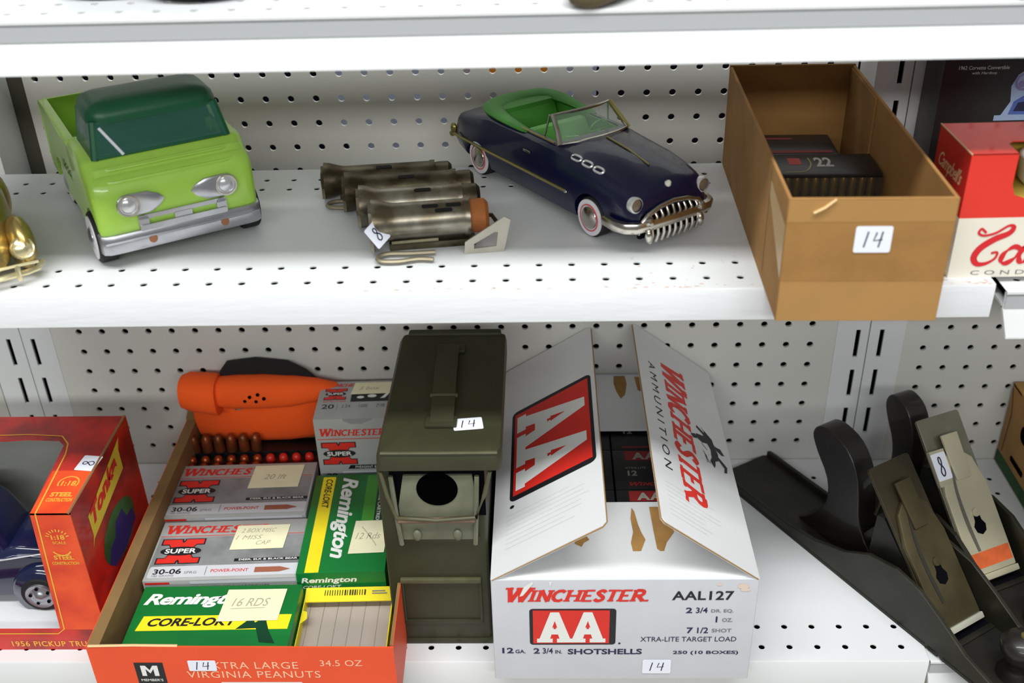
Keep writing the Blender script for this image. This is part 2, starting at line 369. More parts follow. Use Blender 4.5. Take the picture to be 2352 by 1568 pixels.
mid = shelf('white metal middle shelf under the green toy truck and blue convertible', -64, 838, -33, -281, SH, 'plain', hx=-33.3, rows=(-264, -239, -80, -58))
shelf('white metal lower shelf under the ammunition boxes', -64, 848, -1, -300, SL, 'deep', hx=-11, rows=(-283.5, -258.5, -60, -35))
top = shelf('white metal upper shelf crossing the top of the picture', -64, 838, -33, -281, ST, 'rail', hx=-33.3, rows=(-264, -239, -60))
shelf('short white shelf corner with ridged price rail, right of brown carton', 846, 1750, -33, -281, SH-5, 'rail', hx=860, rows=(-264, -239, -60))
shelf('white lower shelf of the right bay under the two hand planes', 849, 1750, -1, -298, SL-2, 'rail', hx=868, rows=(-281, -256, -62, -37))
shelf('upper shelf of the right bay above the black model car box', 842, 1750, -33, -281, ST, 'rail', hx=860, rows=(-264,))
# rust marks along the front edge of the middle shelf
fr = Fr((0,0,SH), (1,0,0), (0,1,0)); po = []
for k in range(46):
    xx = random.choice([random.uniform(330, 640), random.uniform(560, 660), random.uniform(790, 834)]); yy = -280+abs(random.gauss(0, 3)); a = random.uniform(.4, 2.6); b = random.uniform(.25, .7)
    po.append(oval(xx, yy, a, b, 7))
for k in range(14): po.append(oval(random.uniform(540, 655), random.uniform(-276, -225), random.uniform(.4, 1.2), random.uniform(.3, .7), 6))
patch(fr, po, rust, mid, 'rust_marks', .12).update({}) if False else patch(fr, po, rust, mid, 'rust_marks', .12)
# the goods of the next aisle, glimpsed through the upper holes
bluebin = M('pale_blue_plastic', (196, 206, 232), .5, noise=.1, ns=9)
amber = M('amber_card', (232, 150, 40), .5)
b = thing('storage_bin', 'pale blue bin seen only through the holes of the upper pegboard', 'bin', (420, 150, 120))
build(MB().hexa([(300,100,150),(560,100,150),(560,220,150),(300,220,150),(270,100,262),(560,100,262),(560,220,262),(270,220,262)]), 'body', bluebin, b, 'W', bevel=4)
b2 = thing('parts_box', 'amber box seen only through a few pegboard holes', 'box', (470, 85, 236))
build(MB().box(432, 66, 236, 514, 92, 262), 'body', amber, b2, 'W', bevel=2)
build(MB().box(340, 58, 120, 405, 300, 122), 'trim_4', white, kind='structure', smooth=0)
build(MB().box(-900, 520, -850, 1760, 530, 900), 'shade_screen', dark, kind='structure', smooth=0)  # added dark sheet: blocks world light so the upper holes stay dark
build(MB().box(-33, 54, 70, -4, 56, 560), 'gap_shade', M('gap_shade_grey', (70, 68, 58), .8), kind='structure', smooth=0)  # grey sheet added as the shade in the gap beside the left upright

# ================================================================== MIDDLE SHELF
# ---- lime green toy pickup (local: x forward, y toward the right of the picture)
lime = M('lime_paint', (164, 208, 78), .34, coat=.4, noise=.05, ns=50)
cabgreen = M('dark_green_plastic', (8, 84, 50), .38)
tint = M('green_window', (70, 128, 112), .08, alpha=.34)
alu = M('bright_aluminium', (190, 190, 196), .3, .9, noise=.12, ns=60)
rubber = M('tyre_rubber', (22, 21, 20), .75)
whitewall = M('whitewall', (226, 222, 228), .55)
rusty = M('rusty_spot', (150, 98, 70), .7)
def wheel(parent, x, yface, z, R, wd, side, wall, cap, ring=None, capm=None):
    """side -1: outer face looks to -y"""
    t = build(MB().lathe([(R*.5,0),(R-1.5,0),(R,1.5),(R,wd-1.5),(R-1.5,wd),(R*.5,wd)], (x, yface, z), (0,-side,0), 28), 'wheel', rubber, parent)
    def annulus(r0, r1, h, m, nm, tk=.7):
        build(MB().lathe([(r0,-tk),(r1,-tk),(r1,.5),(r0,.5)], (x, yface+side*h, z), (0,-side,0), 28, cap=False).add([],[]), nm, m, t)
    annulus(R*cap*.96, R*wall, .2, whitewall, 'white_wall')
    if ring: annulus(R*ring, R*ring+1.0, .9, M('red_ring', (205, 80, 84), .5), 'red_ring')
    build(MB().lathe([(R*cap,0),(R*cap*.92,1.6),(R*cap*.6,3),(.1,3.6)], (x, yface, z), (0,side,0), 22, cap=True), 'hub_cap', capm or alu, t)
    return t
trk = thing('toy_pickup_truck', 'lime green toy pickup truck with dark green cab roof at left', 'toy truck', (152, -228, SH), -58.5)
prof = [(14,16),(18,22),(19,40),(18.5,58),(17,68),(12,74),(9,75),(6,79.5),(3,80.5),(0,84),(-6,86),(-60,86),(-62,84),(-62,18),(-40,18),(-36,20)]
def tp(off):
    o = []
    for (a, b) in prof:
        o.append((a-(off*1.0 if a > 0 else (off*.6 if a > -20 else 0)), b-(off*.9 if b > 70 else 0)))
    return o
mb = MB(); mb.loft([[(a, v, b) for a, b in tp(of)] for v, of in ((0,6),(1.2,3.2),(4,1.2),(9,.2),(14,0),(113,0),(118,.2),(123,1.2),(125.8,3.2),(127,6))])
cab = build(mb, 'cab_body', lime, trk, smooth=40)
cut(cab, MB().lathe([(25.5,-1),(25.5,19)], (-8,0,19), (0,1,0), 26)); cut(cab, MB().lathe([(25.5,-1),(25.5,19)], (-8,127,19), (0,-1,0), 26))
cut(cab, MB().box(-59,9,62,-2,118,95))
# pressed ridges across the nose
mb = MB()
for z, u in ((70.5,15.6),(77.6,7.4)): mb.tube([(u-4,10,z),(u,20,z),(u,64,z+.3),(u,107,z),(u-4,117,z)], 1.3, 6)
build(mb, 'hood_ridge', lime, trk)
# roof of the cab
rings = []
for z, ins in ((110,0),(114,0),(118.5,1.5),(122,5),(124,12),(124.6,24)):
    x0, x1, y0, y1 = -62+ins*.7, -5-ins, 13+ins, 114-ins; rr = 14-min(ins, 9)
    rings.append([(a, b, z) for a, b in rrect(x0, y0, x1, y1, rr, 5)])
build(MB().loft(rings), 'cab_roof', cabgreen, trk, smooth=60)
for a, b in (((-3,12,84),(-9,17,112)), ((-3,115,84),(-9,110,112)), ((-58,12,84),(-58,17,112)), ((-58,115,84),(-58,110,112))):
    build(MB().tube([a, ((a[0]+b[0])/2, (a[1]+b[1])/2, (a[2]+b[2])/2), b], 3.2, 8), 'cab_pillar', cabgreen, trk)
for q in (((-1,12,85.5),(-1,115,85.5),(-7,110,112),(-7,17,112)), ((-57,10,85.5),(-3,10,85.5),(-9,15,112),(-57,15,112)), ((-57,117,85.5),(-3,117,85.5),(-9,112,112),(-57,112,112)), ((-60,12,85.5),(-60,115,85.5),(-60,110,112),(-60,17,112))):
    mb = MB(); a, b, c, d = [Vector(v) for v in q]; nn = (b-a).cross(d-a).normalized()*1.0
    build(mb.loft([[a,b,c,d],[a+nn,b+nn,c+nn,d+nn]]), 'window_pane', tint, trk, smooth=0)
build(MB().box(-5,14,84.5,0,113,87), 'window_sill', cabgreen, trk, bevel=1)
seat_m = M('dark_seat', (44, 60, 54), .6)
build(MB().box(-52,16,64,-28,112,80), 'seat', seat_m, trk, bevel=4); build(MB().box(-58,16,66,-50,112,98), 'seat_back', seat_m, trk, bevel=3)
build(MB().tube([(.3,33,86),(-5.4,20,108)], 1.3, 6), 'reflection_streak', M('streak_white', (225,228,240), .4), trk)  # white rod on the windscreen, standing in for a bright reflection
# bed: floor, sides with wheel notches, tailgate
arch = [(-62,22)]+[(-62,82)]+[(-187,82)]+[(-187,22)]+[(-142+24*cos(radians(180-180*k/12)), 20+24*sin(radians(180-180*k/12))) for k in range(13)]
for v in (0.5, 123.5): build(MB().prism([(a, b) for a, b in arch], (0, v+3, 0), (1,0,0), (0,0,1), 3), 'bed_side', lime, trk, smooth=0)
for v in (0, 119): build(MB().box(-187, v, 80, -61, v+8, 84), 'bed_rail', lime, trk, bevel=1.2)
build(MB().box(-187, 3.5, 44, -62, 123.5, 47), 'bed_floor', lime, trk, smooth=0)
build(MB().box(-190, 0, 22, -186, 127, 84), 'tailgate', lime, trk, bevel=1)
build(MB().box(-65.5, 3.5, 30, -62.2, 123.5, 85), 'bed_front', lime, trk, smooth=0)
build(MB().box(-185, 25, 16, 8, 102, 24), 'chassis', M('dark_steel', (60,62,60), .5, .6), trk, smooth=0)
fr = Fr((0,.5,0), (1,0,0), (0,0,1))
po = []
for k in range(5):
    for st in ([(0,0),(0,8)],[(0,8),(5,8)],[(0,4),(4,4)],[(0,0),(5,0)],[(5,0),(5,5)]):
        if random.random() < .75: po += ribbon([(-112+k*8+a, 48-k*.6+b) for a, b in st], 1.6)
patch(fr, po, M('worn_decal', (60, 84, 44), .6), trk, 'side_decal', .3, 'L')
# bumper, grille trim, headlamps
mb = MB(); pr = [(16,14),(20.5,14.5),(22,17),(22,27),(20.5,30),(15,31)]
mb.loft([[(a-off, v, b) for a, b in pr] for v, off in ((-1.5,10),(0,3.5),(4,.8),(10,0),(117,0),(123,.8),(127,3.5),(128.5,10))])
bmp = build(mb, 'front_bumper', alu, trk, smooth=40)
build(MB().tube([(22,2,24.5),(22.2,64,24.5),(22,125,24.5)], .9, 6), 'bumper_crease', alu, bmp)
for v in (38, 96): build(MB().lathe([(3.4,0),(3,1),(.1,1.2)], (22,v,21.5), (1,0,0), 12), 'bolt', rusty, bmp)
fr = Fr((19.2,0,0), (0,1,0), (0,0,1))
mb = MB(); outer = rrect(30,29,100,42,5); mb2 = MB()
def bar(poly, name, h, th, mat, par): return patch(fr, [poly], mat, par, name, h, 'L', thick=th)
gt = bar(rrect(30,38.6,100,42,1.6), 'grille_trim', 0, 1.6, alu, trk); bar(rrect(30,29.5,100,34,2), 'grille_bar', 0, 2.6, alu, gt)
bar(rrect(30,30,38,42,3), 'grille_bar', 0, 1.6, alu, gt); bar(rrect(92,30,100,42,3), 'grille_bar', 0, 1.6, alu, gt); bar(rect(58,34,72,39), 'grille_bar', 0, 1.6, alu, gt)
for sgn, cy in ((1, 25), (-1, 102)):
    f2 = Fr((19,cy,52), (0,sgn,0), (0,0,1))
    pts = [(-9,-2)]+[(9.2*cos(radians(a)), 9.2*sin(radians(a))) for a in (205,235,265)]+[(16,-8.5),(24,-4),(28,.5),(24,5),(16,8.5)]+[(9.2*cos(radians(a)), 9.2*sin(radians(a))) for a in (80,110,140,170)]
    if sgn < 0: pts = pts[::-1]
    mb = MB(); a = [f2.o+f2.x*q[0]+f2.y*q[1]+Vector((-3,0,0)) for q in pts]; c = [f2.o+f2.x*q[0]+f2.y*q[1]+Vector((1.6,0,0)) for q in pts]; d = [f2.o+(f2.x*q[0]+f2.y*q[1])*.9+Vector((2.4,0,0)) for q in pts]
    hb = build(mb.loft([a, c, d]), 'headlamp_bezel', alu, trk, smooth=30)
    build(MB().lathe([(7.6,-1),(7.6,2.5),(6.3,3),(5.8,2.2),(4,3.4),(.1,3.9)], (19,cy,52), (1,0,0), 22), 'headlamp_lens', M('lamp_glass', (214,214,218), .2, .5), hb)
    build(MB().lathe([(8.6,0),(8.6,3.4),(7.4,3.4),(7.4,0)], (19,cy,52), (1,0,0), 22, cap=False), 'headlamp_ring', chrome, hb)
for x in (-8, -142):
    wheel(trk, x, -2.5 if x > -50 else 4, 21, 21, 15, -1, .84, .45); wheel(trk, x, 129.5, 21, 21, 15, 1, .84, .45)

# ---- gold beetle-shaped money box at the left edge
gold = M('gold_plating', (196, 170, 104), .3, .85, noise=.2, ns=30)
goldl = M('pale_gold', (226, 214, 172), .25, .8)
bt = thing('toy_car', 'gold round-backed toy car half cut off by the left edge', 'toy car', (114, -250, SH), -57)
def xloft(secs, n=20, ex=2.6):
    rings = []
    for x, cy, w_, zb, zt in secs:
        zc = zb+(zt-zb)*.4; rg = []
        for k in range(n):
            a = 2*pi*k/n; ca, sa = cos(a), sin(a)
            yy = cy+w_*math.copysign(abs(ca)**(2/ex), ca); hh = (zt-zc) if sa > 0 else (zc-zb)
            rg.append((x, yy, zc+hh*math.copysign(abs(sa)**(2/ex), sa)))
        rings.append(rg)
    return MB().loft(rings)
build(xloft([(-170,-34,14,16,26),(-165,-34,22,12,40),(-140,-34,27,9,58),(-100,-34,29,8,62),(-70,-34,28,8,58),(-40,-34,22,8,52),(-14,-34,15,9,42),(-4,-34,9,12,26)], 22, 2.3), 'body', gold, bt, smooth=60)
build(xloft([(-152,-34,12,50,60),(-140,-34,20,46,72),(-115,-34,24,46,84),(-92,-34,24,46,86),(-78,-34,22,46,80),(-66,-34,20,46,60)], 20, 2.6), 'cabin', gold, bt, smooth=60)
build(MB().hexa([(-63,-51,60),(-63,-17,60),(-66,-17,58),(-66,-51,58),(-76,-48,80),(-76,-20,80),(-80,-20,80),(-80,-48,80)]), 'windscreen', dark, bt, bevel=1)
build(MB().tube([(-62,-52,58),(-62,-16,58),(-75,-19,81),(-75,-49,81)], 1.5, 6, loop=True), 'windscreen_frame', gold, bt)
for cy in (-9, -59):
    fe = build(MB().ellipsoid((-24,cy,24), (26,10.5,21)), 'front_fender', gold, bt, smooth=70)
    build(MB().lathe([(8.6,-12),(8.8,0),(8,1.3),(7,.8),(4.6,2.8),(.1,3.8)], (-2,cy-1.5 if cy > -30 else cy+1.5,28), (.9,.06 if cy > -30 else -.06,.42), 22), 'headlamp', goldl, fe, smooth=40)
    build(MB().ellipsoid((-135,cy,24), (28,10.5,21)), 'rear_fender', gold, bt, smooth=70)
for x in (-26, -136):
    for s, cy in ((1,-3),(-1,-65)): build(MB().lathe([(12,0),(13.5,1.5),(13.5,8),(12,9.5)], (x,cy,13.5), (0,-s,0), 20), 'wheel', rubber, bt)
bb = build(MB().tube([(-8,1,11),(0,-4,10),(3,-12,10),(4,-34,10),(3,-56,10),(0,-64,10),(-8,-69,11)], 2.4, 8), 'front_bumper', goldl, bt)
for cy in (-19, -49): build(MB().tube([(5,cy,6),(6,cy,11),(4,cy,18)], 2.2, 8), 'overrider', goldl, bb)
build(MB().tube([(4,-3,17),(5,-19,18),(5,-49,18),(4,-65,17)], 1.2, 6), 'bumper_bar', goldl, bb)
build(MB().tube([(-68,-34,57),(-40,-34,52.6),(-14,-34,43)], 1.1, 6), 'hood_trim', goldl, bt)

# ---- navy blue convertible
navy = M('navy_enamel', (9, 14, 52), .3, coat=.35)
vinyl = M('green_vinyl', (64, 140, 44), .5, noise=.14, ns=30)
vinyl2 = M('light_green_vinyl', (92, 168, 72), .5, noise=.1, ns=30)
brassy = M('brass_trim', (150, 140, 84), .35, .8)
cvt = thing('toy_convertible', 'navy blue toy convertible with green seats and whitewall tyres', 'toy car', (546, -192, SH), -54.5)
C0 = 41
def carsecs(secs, n=28):
    rings = []
    for x, w_, zb, zt, ct in secs:
        rg = []
        half = [(0,zb),(w_*.75,zb),(w_*.93,zb+3),(w_,zb+(zt-zb)*.3),(w_*.985,zb+(zt-zb)*.62),(w_*.93,zt-4),(w_*.86,zt-.8),(w_*.76,zt+.2),(w_*.60,zt+(ct-zt)*.35),(w_*.46,zt+(ct-zt)*.85),(w_*.2,ct),(0,ct)]
        rg = [(x, C0-a, z) for a, z in half]+[(x, C0+a, z) for a, z in half[-2:0:-1]]
        rings.append(rg)
    return MB().loft(rings)
body = build(carsecs([(-228,26,20,36,34),(-224,34,17,42,41),(-214,40,14,47,48),(-196,43,11,52,54),(-170,44,9,58,59),(-156,44,8,61,61),(-100,44,8,62,62),(-58,44,8,62,64),(-40,44,8,60,66),(0,43.5,9,57,62),(20,43,11,53,57),(32,42,13,50,53.5),(38,40.5,15,47.5,51),(42,38,17,43,46),(44,34,19,38,41)]), 'body', navy, cvt, smooth=50)
for cy, s in ((-4, 1), (86, -1)):
    cut(body, MB().lathe([(20.5,0),(20.5,22)], (-5,cy,16.5), (0,s,0), 28)); cut(body, MB().lathe([(19,0),(19,22)], (-173,cy,13), (0,s,0), 28))
cut(body, MB().loft([[(a, b, z) for a, b in rrect(-158,8,-58,74,9,4)] for z in (26, 90)]))
ck = build(MB().box(-157,8.5,26.5,-59,73.5,29), 'cockpit_floor', vinyl, cvt, smooth=0)
for nm, a in (('door_card', (-157,8.2,28,-59,10.5,61)), ('door_card', (-157,71.5,28,-59,73.8,61))): build(MB().box(*a), nm, vinyl, cvt, smooth=0)
for x, h in ((-146, 64), (-98, 60)):
    st = build(MB().box(x-2,11,29,x+24,71,42), 'seat', vinyl2 if x > -120 else vinyl, cvt, bevel=4)
    build(MB().hexa([(x-6,11,38),(x+6,11,38),(x+6,71,38),(x-6,71,38),(x-14,12,h),(x-5,12,h),(x-5,70,h),(x-14,70,h)]), 'seat_back', vinyl2 if x > -120 else vinyl, st, bevel=3)
build(MB().tube(spline([(-96,5,63,)[:2],(-140,5),(-168,14),(-176,41),(-168,68),(-140,77),(-100,77)],5) and [(a, b, 61+3*max(0, min(1, (-a-100)/50))) for a, b in spline([(-100,5),(-140,5),(-166,13),(-174,41),(-166,69),(-140,77),(-100,77)],5)], [2.5]+[3.5+7*min(1,k/10)*min(1,(30-k)/10) for k in range(1,30)]+[2.5], 10, flat=.5), 'folded_top', vinyl, cvt, smooth=60)
build(MB().box(-170,12,56,-150,70,66), 'top_well', vinyl, cvt, bevel=4)
build(MB().box(-66,9,48,-58,73,61), 'dashboard', vinyl, cvt, bevel=2)
sw = build(MB().tube([(-70+3*sin(a), 57+10*cos(a), 60+9.5*sin(a)) for a in [2*pi*k/24 for k in range(24)]], .8, 6, loop=True), 'steering_wheel', vinyl2, cvt)
build(MB().tube([(-70,48,60),(-70,57,60),(-70,66,60)], .6, 5), 'spoke', vinyl2, sw); build(MB().tube([(-70,57,60),(-60,57,54)], 1.2, 6), 'steering_column', vinyl2, sw)
ws = [(-54,6,63),(-46,24,64.5),(-44,41,65),(-46,58,64.5),(-54,76,63)]; wt = [(-73,12,82),(-68,26,83),(-66.5,41,83.3),(-68,56,83),(-73,70,82)]
fm = build(MB().tube(ws+wt[::-1], 1.5, 7, loop=True), 'windscreen_frame', chrome, cvt)
build(MB().tube([(-54,4.5,62),(-62,8,71),(-73,11,82)], 2.3, 7), 'frame_post', chrome, fm); build(MB().tube([(-54,77.5,62),(-62,74,71),(-73,71,82)], 2.3, 7), 'frame_post', brassy, fm)
gl = M('clear_glass', (200, 215, 205), .08, alpha=.16)
mb = MB(); mb.loft([ws, [(a[0]*.5+b[0]*.5, a[1]*.5+b[1]*.5, a[2]*.5+b[2]*.5) for a, b in zip(ws, wt)], wt], cap=False, closed=False)
gm = build(mb, 'windscreen', gl, cvt, smooth=60, fix=False); md = gm.modifiers.new('s', 'SOLIDIFY'); md.thickness = .0008
for yv in (10, 72): build(MB().tube([(-76,yv,81.5),(-79,yv-3 if yv < 40 else yv+3,63)], .9, 6), 'vent_post', chrome, fm)
build(MB().tube([(-156,4.6,62.4),(-110,3.4,63),(-60,3.4,63)], .8, 6), 'belt_trim', brassy, cvt)
build(MB().tube([(-216,-1,28),(-200,-2.6,28.5),(-160,-3.4,29),(-100,-3.4,29.5),(-36,-3.3,30)], 1.3, 6), 'side_trim', brassy, cvt); build(MB().ellipsoid((-36,-3.6,30), (2,1.4,1.6), 8, 5), 'trim_tip', chrome, cvt)
for k, x in enumerate((-31, -16.5, -2)):
    q = [(x+5.8*math.copysign(abs(cos(t))**.6, cos(t)), 4.2+1.9*sin(t), 58.6-k*.6+1.3*sin(t)) for t in [2*pi*j/20 for j in range(20)]]
    build(MB().tube(q, .95, 6, loop=True), 'porthole_ring', M('pale_chrome', (225,225,225), .3, .5), cvt)
build(MB().tube([(-38,41,66.3),(-10,41,63.6),(16,41,58.6)], .8, 6), 'hood_spear', brassy, cvt)
build(MB().box(-97,-3.6,47,-87,-2.2,49), 'door_handle', chrome, cvt, bevel=.5)
on = build(MB().lathe([(2.4,0),(2.8,1.5),(1.8,4),(.1,5)], (38,41,49), (.6,0,.8), 12), 'hood_ornament', M('ornament_white', (222,220,205), .4), cvt)
for yy in (6.5, 76):
    hl = build(MB().lathe([(6,-4),(6.6,0),(6.2,1.4),(5.2,1.8)], (41.5,yy,41.5), (1,0,.08), 22, cap=False), 'headlamp_ring', M('pale_chrome', (225,225,225), .3, .5), cvt)
    build(MB().lathe([(5.2,0),(4.6,1),(2,1.6),(.1,1.7)], (41.5,yy,41.5), (1,0,.08), 18), 'headlamp_lens', M('lens_dark', (120,105,88), .15), hl)
gp = [(46,5,19),(47,8,26),(47,15,33),(46.5,27,37),(46,41,38.5),(46.5,55,37),(47,67,33),(47,74,26),(46,77,19)]
build(MB().box(40,9,12,44.5,73,33), 'grille_cavity', dark, cvt, bevel=2)
gr = build(MB().tube(gp, 2.1, 8), 'grille_surround', chrome, cvt, smooth=60)
for k in range(9):
    yy = 17+k*6; build(MB().tube([(45.5,yy,35-abs(k-4)*.7),(48,yy,30),(49.5,yy,23),(50.5,yy,16),(48,yy,9)], 1.5, 7), 'grille_tooth', chrome, gr, smooth=60)
mb = MB(); pr = [(-2.5,20),(1.2,20.5),(2.4,23),(2.4,26),(1.2,28.5),(-2.5,29)]
path = [(18,-6),(32,-7),(42,-3.5),(47,3),(48.6,14),(49.5,41),(48.6,68),(47,79),(42,85.5),(32,89),(18,88)]; rings = []
for i, q in enumerate(path):
    a = Vector(path[max(i-1,0)]); b = Vector(path[min(i+1,len(path)-1)]); t = (b-a).normalized(); nn = Vector((t.y, -t.x))
    rings.append([(q[0]+nn.x*d, q[1]+nn.y*d, z) for d, z in pr])
bp = build(mb.loft(rings), 'front_bumper', chrome, cvt, smooth=45)
for yy in (14, 68): build(MB().lathe([(3.6,-3),(4,0),(2.6,3),(.1,3.8)], (50,yy,28.5), (1,0,.2), 14), 'bumper_guard', chrome, bp); build(MB().ellipsoid((51,yy-1,17), (3,3.4,6), 10, 6), 'bumper_guard', chrome, bp)
build(MB().tube([(-226,3,24),(-232,12,24),(-234,41,24),(-232,70,24),(-226,79,24)], 3, 7), 'rear_bumper', brassy, cvt)
for yy in (4, 78): build(MB().ellipsoid((-224,yy,30), (4,3,5), 10, 6), 'tail_lamp', brassy, cvt)
for x in (-5, -173):
    wheel(cvt, x, -1.6 if x > -50 else -.4, 17, 17, 11, -1, .9, .58, .62, chrome); wheel(cvt, x, 82.5, 17, 17, 11, 1, .9, .58, .62, chrome)

# ---- four old slotted steel barrels with wire clips
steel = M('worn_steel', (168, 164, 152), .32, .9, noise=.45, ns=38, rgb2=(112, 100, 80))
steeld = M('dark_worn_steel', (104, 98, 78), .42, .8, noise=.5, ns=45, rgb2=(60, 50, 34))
rustc = M('orange_rust', (176, 104, 50), .75, .2, noise=.3, ns=60)
slotm = M('slot_black', (10, 9, 8), .9)
def barrel(loc, yaw, label, near, L, R_=16, zo=4.5, clip=False, orange=False):
    t = thing('steel_barrel', label, 'steel barrel', loc, yaw, 'row of slotted steel barrels')
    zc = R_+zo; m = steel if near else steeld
    # shell with end flare at the left
    build(MB().lathe([(R_+2.6,-12),(R_+4,-12),(R_+3.4,-7),(R_+1.6,-1),(R_+.3,4),(R_,7),(R_,L-5),(R_+.8,L-4),(R_+.8,L),(R_-1,L)], (0,0,zc), (1,0,0), 30), 'shell', m, t, smooth=40)
    for a0, x0, ln in (((66,28,13),(66,47,12),(48,38,14)) if clip and near else ((68,34,14),)):
        if x0+ln > L-6: continue
        a = radians(a0); mb = MB(); e = Vector((0,-cos(a),sin(a))); tt = Vector((0,sin(a),cos(a)))
        mb.prism(rrect(x0, -1.6, x0+ln, 1.6, 1.5), Vector((0,0,zc))+e*(R_-.5), (1,0,0), tt*1, 1.2); build(mb, 'slot', slotm, t, smooth=0)
    build(MB().lathe([(R_-1.5,L),(R_-1,L+3),(R_-1,L+12),(R_-4,L+15),(.1,L+15.5)], (0,0,zc), (1,0,0), 26), 'end_cap', rustc if orange else steeld, t, smooth=40)
    # left end plate, a bent strap hanging below the barrel
    pl = build(MB().prism([(-R_-2,zc-2),(-R_-3,zc+3),(-R_+4,zc+R_-2),(0,zc+R_+2),(R_-3,zc+R_-3),(R_+1,zc+1),(R_-1,zc-8),(4,2.5),(-2,.2),(-R_-4,6)], (-14.5,0,0), (0,1,0), (0,0,1), 2.5), 'end_plate', m, t, smooth=0)
    build(MB().lathe([(R_*.62,0),(R_*.62,.6)], (-15.2,-1,zc+1), (1,0,0), 20), 'end_opening', slotm, pl)
    sp = spline([(36,-20),(16,-19),(-1,-17),(-9,-21),(-8,-29),(6,-32),(22,-30),(34,-33)],5)
    if clip: build(MB().tube([(a, b, 3.4) for a, b in sp], 2.0, 6, flat=.9), 'wire_clip', M('wire_grey', (150,140,118), .45, .6), t, smooth=60)
    build(MB().box(0,-6,0,L+4,6,6), 'base_strap', steeld, t, bevel=1)
    build(MB().tube([(2,-5,7),(L*.6,-6,8)], 2.6, 8), 'base_rod', steeld, t)
    # triangular foot bracket at the right
    if not (clip and near): return t
    mb = MB(); o = [(L-7,0),(L+25,0),(L+31,27),(L+26,30),(L-6,10)]; i = [(L+1,4),(L+19,5),(L+20.5,17),(L+18,17.5),(L+1,8)]
    n = len(o); f2 = Fr((0,-R_-5,0.2), (1,0,0), (0,0,1)); A = [f2.at(*q, .0) for q in o]; B = [f2.at(*q, .0) for q in i]; A2 = [f2.at(*q, 1.6) for q in o]; B2 = [f2.at(*q, 1.6) for q in i]
    fs = []
    for k in range(n):
        l = (k+1) % n; fs += [(k, l, n+l, n+k), (2*n+k, 3*n+k, 3*n+l, 2*n+l), (k, 2*n+k, 2*n+l, l), (n+k, n+l, 3*n+l, 3*n+k)]
    mb.add(A+B+A2+B2, fs); build(mb, 'foot_bracket', M('plate_grey', (186,182,168), .4, .5, noise=.12, ns=50), t, smooth=0)
    build(MB().tube([(L+22,-R_-4,22),(L+17,-R_+4,zc+4),(L+13,0,zc)], 1.8, 6), 'bracket_arm', steeld, t)
    return t
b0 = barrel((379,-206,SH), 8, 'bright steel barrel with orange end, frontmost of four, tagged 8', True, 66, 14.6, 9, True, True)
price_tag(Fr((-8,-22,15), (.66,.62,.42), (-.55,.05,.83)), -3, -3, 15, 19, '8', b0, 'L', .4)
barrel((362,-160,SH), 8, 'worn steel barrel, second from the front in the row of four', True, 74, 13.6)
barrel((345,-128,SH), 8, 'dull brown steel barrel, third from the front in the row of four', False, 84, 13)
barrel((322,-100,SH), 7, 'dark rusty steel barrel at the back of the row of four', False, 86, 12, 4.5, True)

# ---- brown carton with cartridge packs inside
ct = thing('cardboard_box', 'long open brown cardboard box tagged 14, overhanging the shelf edge', 'box', (666, -331, SH), -1.2)
W_, D_, H_, T_ = 111, 296, 93, 2.6
for nm, a in (('front_panel', (0,0,0,W_,T_,H_)), ('back_panel', (0,D_-T_,0,W_,D_,H_+1)), ('side_panel', (0,T_,0,T_,D_-T_,H_)), ('side_panel', (W_-T_,T_,0,W_,D_-T_,H_))):
    build(MB().box(*a), nm, [kraft], ct, bevel=.5, seg=1)
build(MB().box(T_,T_,.1,W_-T_,D_-T_,2.6), 'floor_panel', kraft_in, ct, smooth=0)
build(MB().box(W_-T_-1.6,D_-90,3,W_-T_-.1,D_-T_-1,H_-2), 'inner_flap', kraft_in, ct, smooth=0)
cf = Fr((0,0,0), (1,0,0), (0,0,1)); cl = Fr((0,D_,0), (0,-1,0), (0,0,1))
patch(cf, [rect(.5,76,W_-.5,H_-1)], kraft_tape, ct, 'tape_band', .15, 'L'); patch(cf, [rect(.5,.5,W_-.5,31)], kraft_tape, ct, 'tape_band', .15, 'L')
patch(cl, [[(D_-62,H_-12),(D_-1,H_-20),(D_-1,32),(D_-62,70)][::1]], M('kraft_gloss', (196,164,118), .35), ct, 'tape_corner', .2, 'L')
patch(cl, [rect(D_-64,8,D_-62.6,H_-4)], M('kraft_seam', (120,88,50), .9), ct, 'panel_seam', .2, 'L')
build(MB().tube([(17,-1,83),(24,-1.2,87),(31,0,92.5)], 1.5, 6, flat=.4), 'torn_strip', M('torn_paper', (222,190,140), .9), ct)
price_tag(cf, 46.5, 53.5, 24.5, 19.5, '14', ct, 'L', .4)
clearp = M('smoky_plastic', (70, 66, 60), .15, alpha=.3); brass = M('cartridge_brass', (186, 152, 78), .35, .85)
packm = M('pack_black', (26, 22, 24), .35, noise=.1, ns=40)
cp = thing('cartridge_pack', 'black topped clear cartridge pack nearest the front of the brown carton', 'ammunition', (694, -183, SH+25.9), -1.2, 'cartridge packs in the brown carton')
build(MB().box(0,0,20,80,44,23.5), 'lid', packm, cp, bevel=1); build(MB().box(0,0,0,80,44,2), 'tray', packm, cp, bevel=.6)
build(MB().box(0,0,2,80,.9,20), 'clear_wall', clearp, cp, smooth=0)
for k in range(10): build(MB().lathe([(3,0),(3,14),(2.2,16.5)], (6.5+k*7.4,5.5,2.2), (0,0,1), 10), 'cartridge', brass, cp)
f3 = Fr((0,0,23.5), (1,0,0), (0,1,0)); patch(f3, [rect(10,20,20,34)], M('dull_red', (170,40,36), .5), cp, 'printed_patch', .15, 'L')
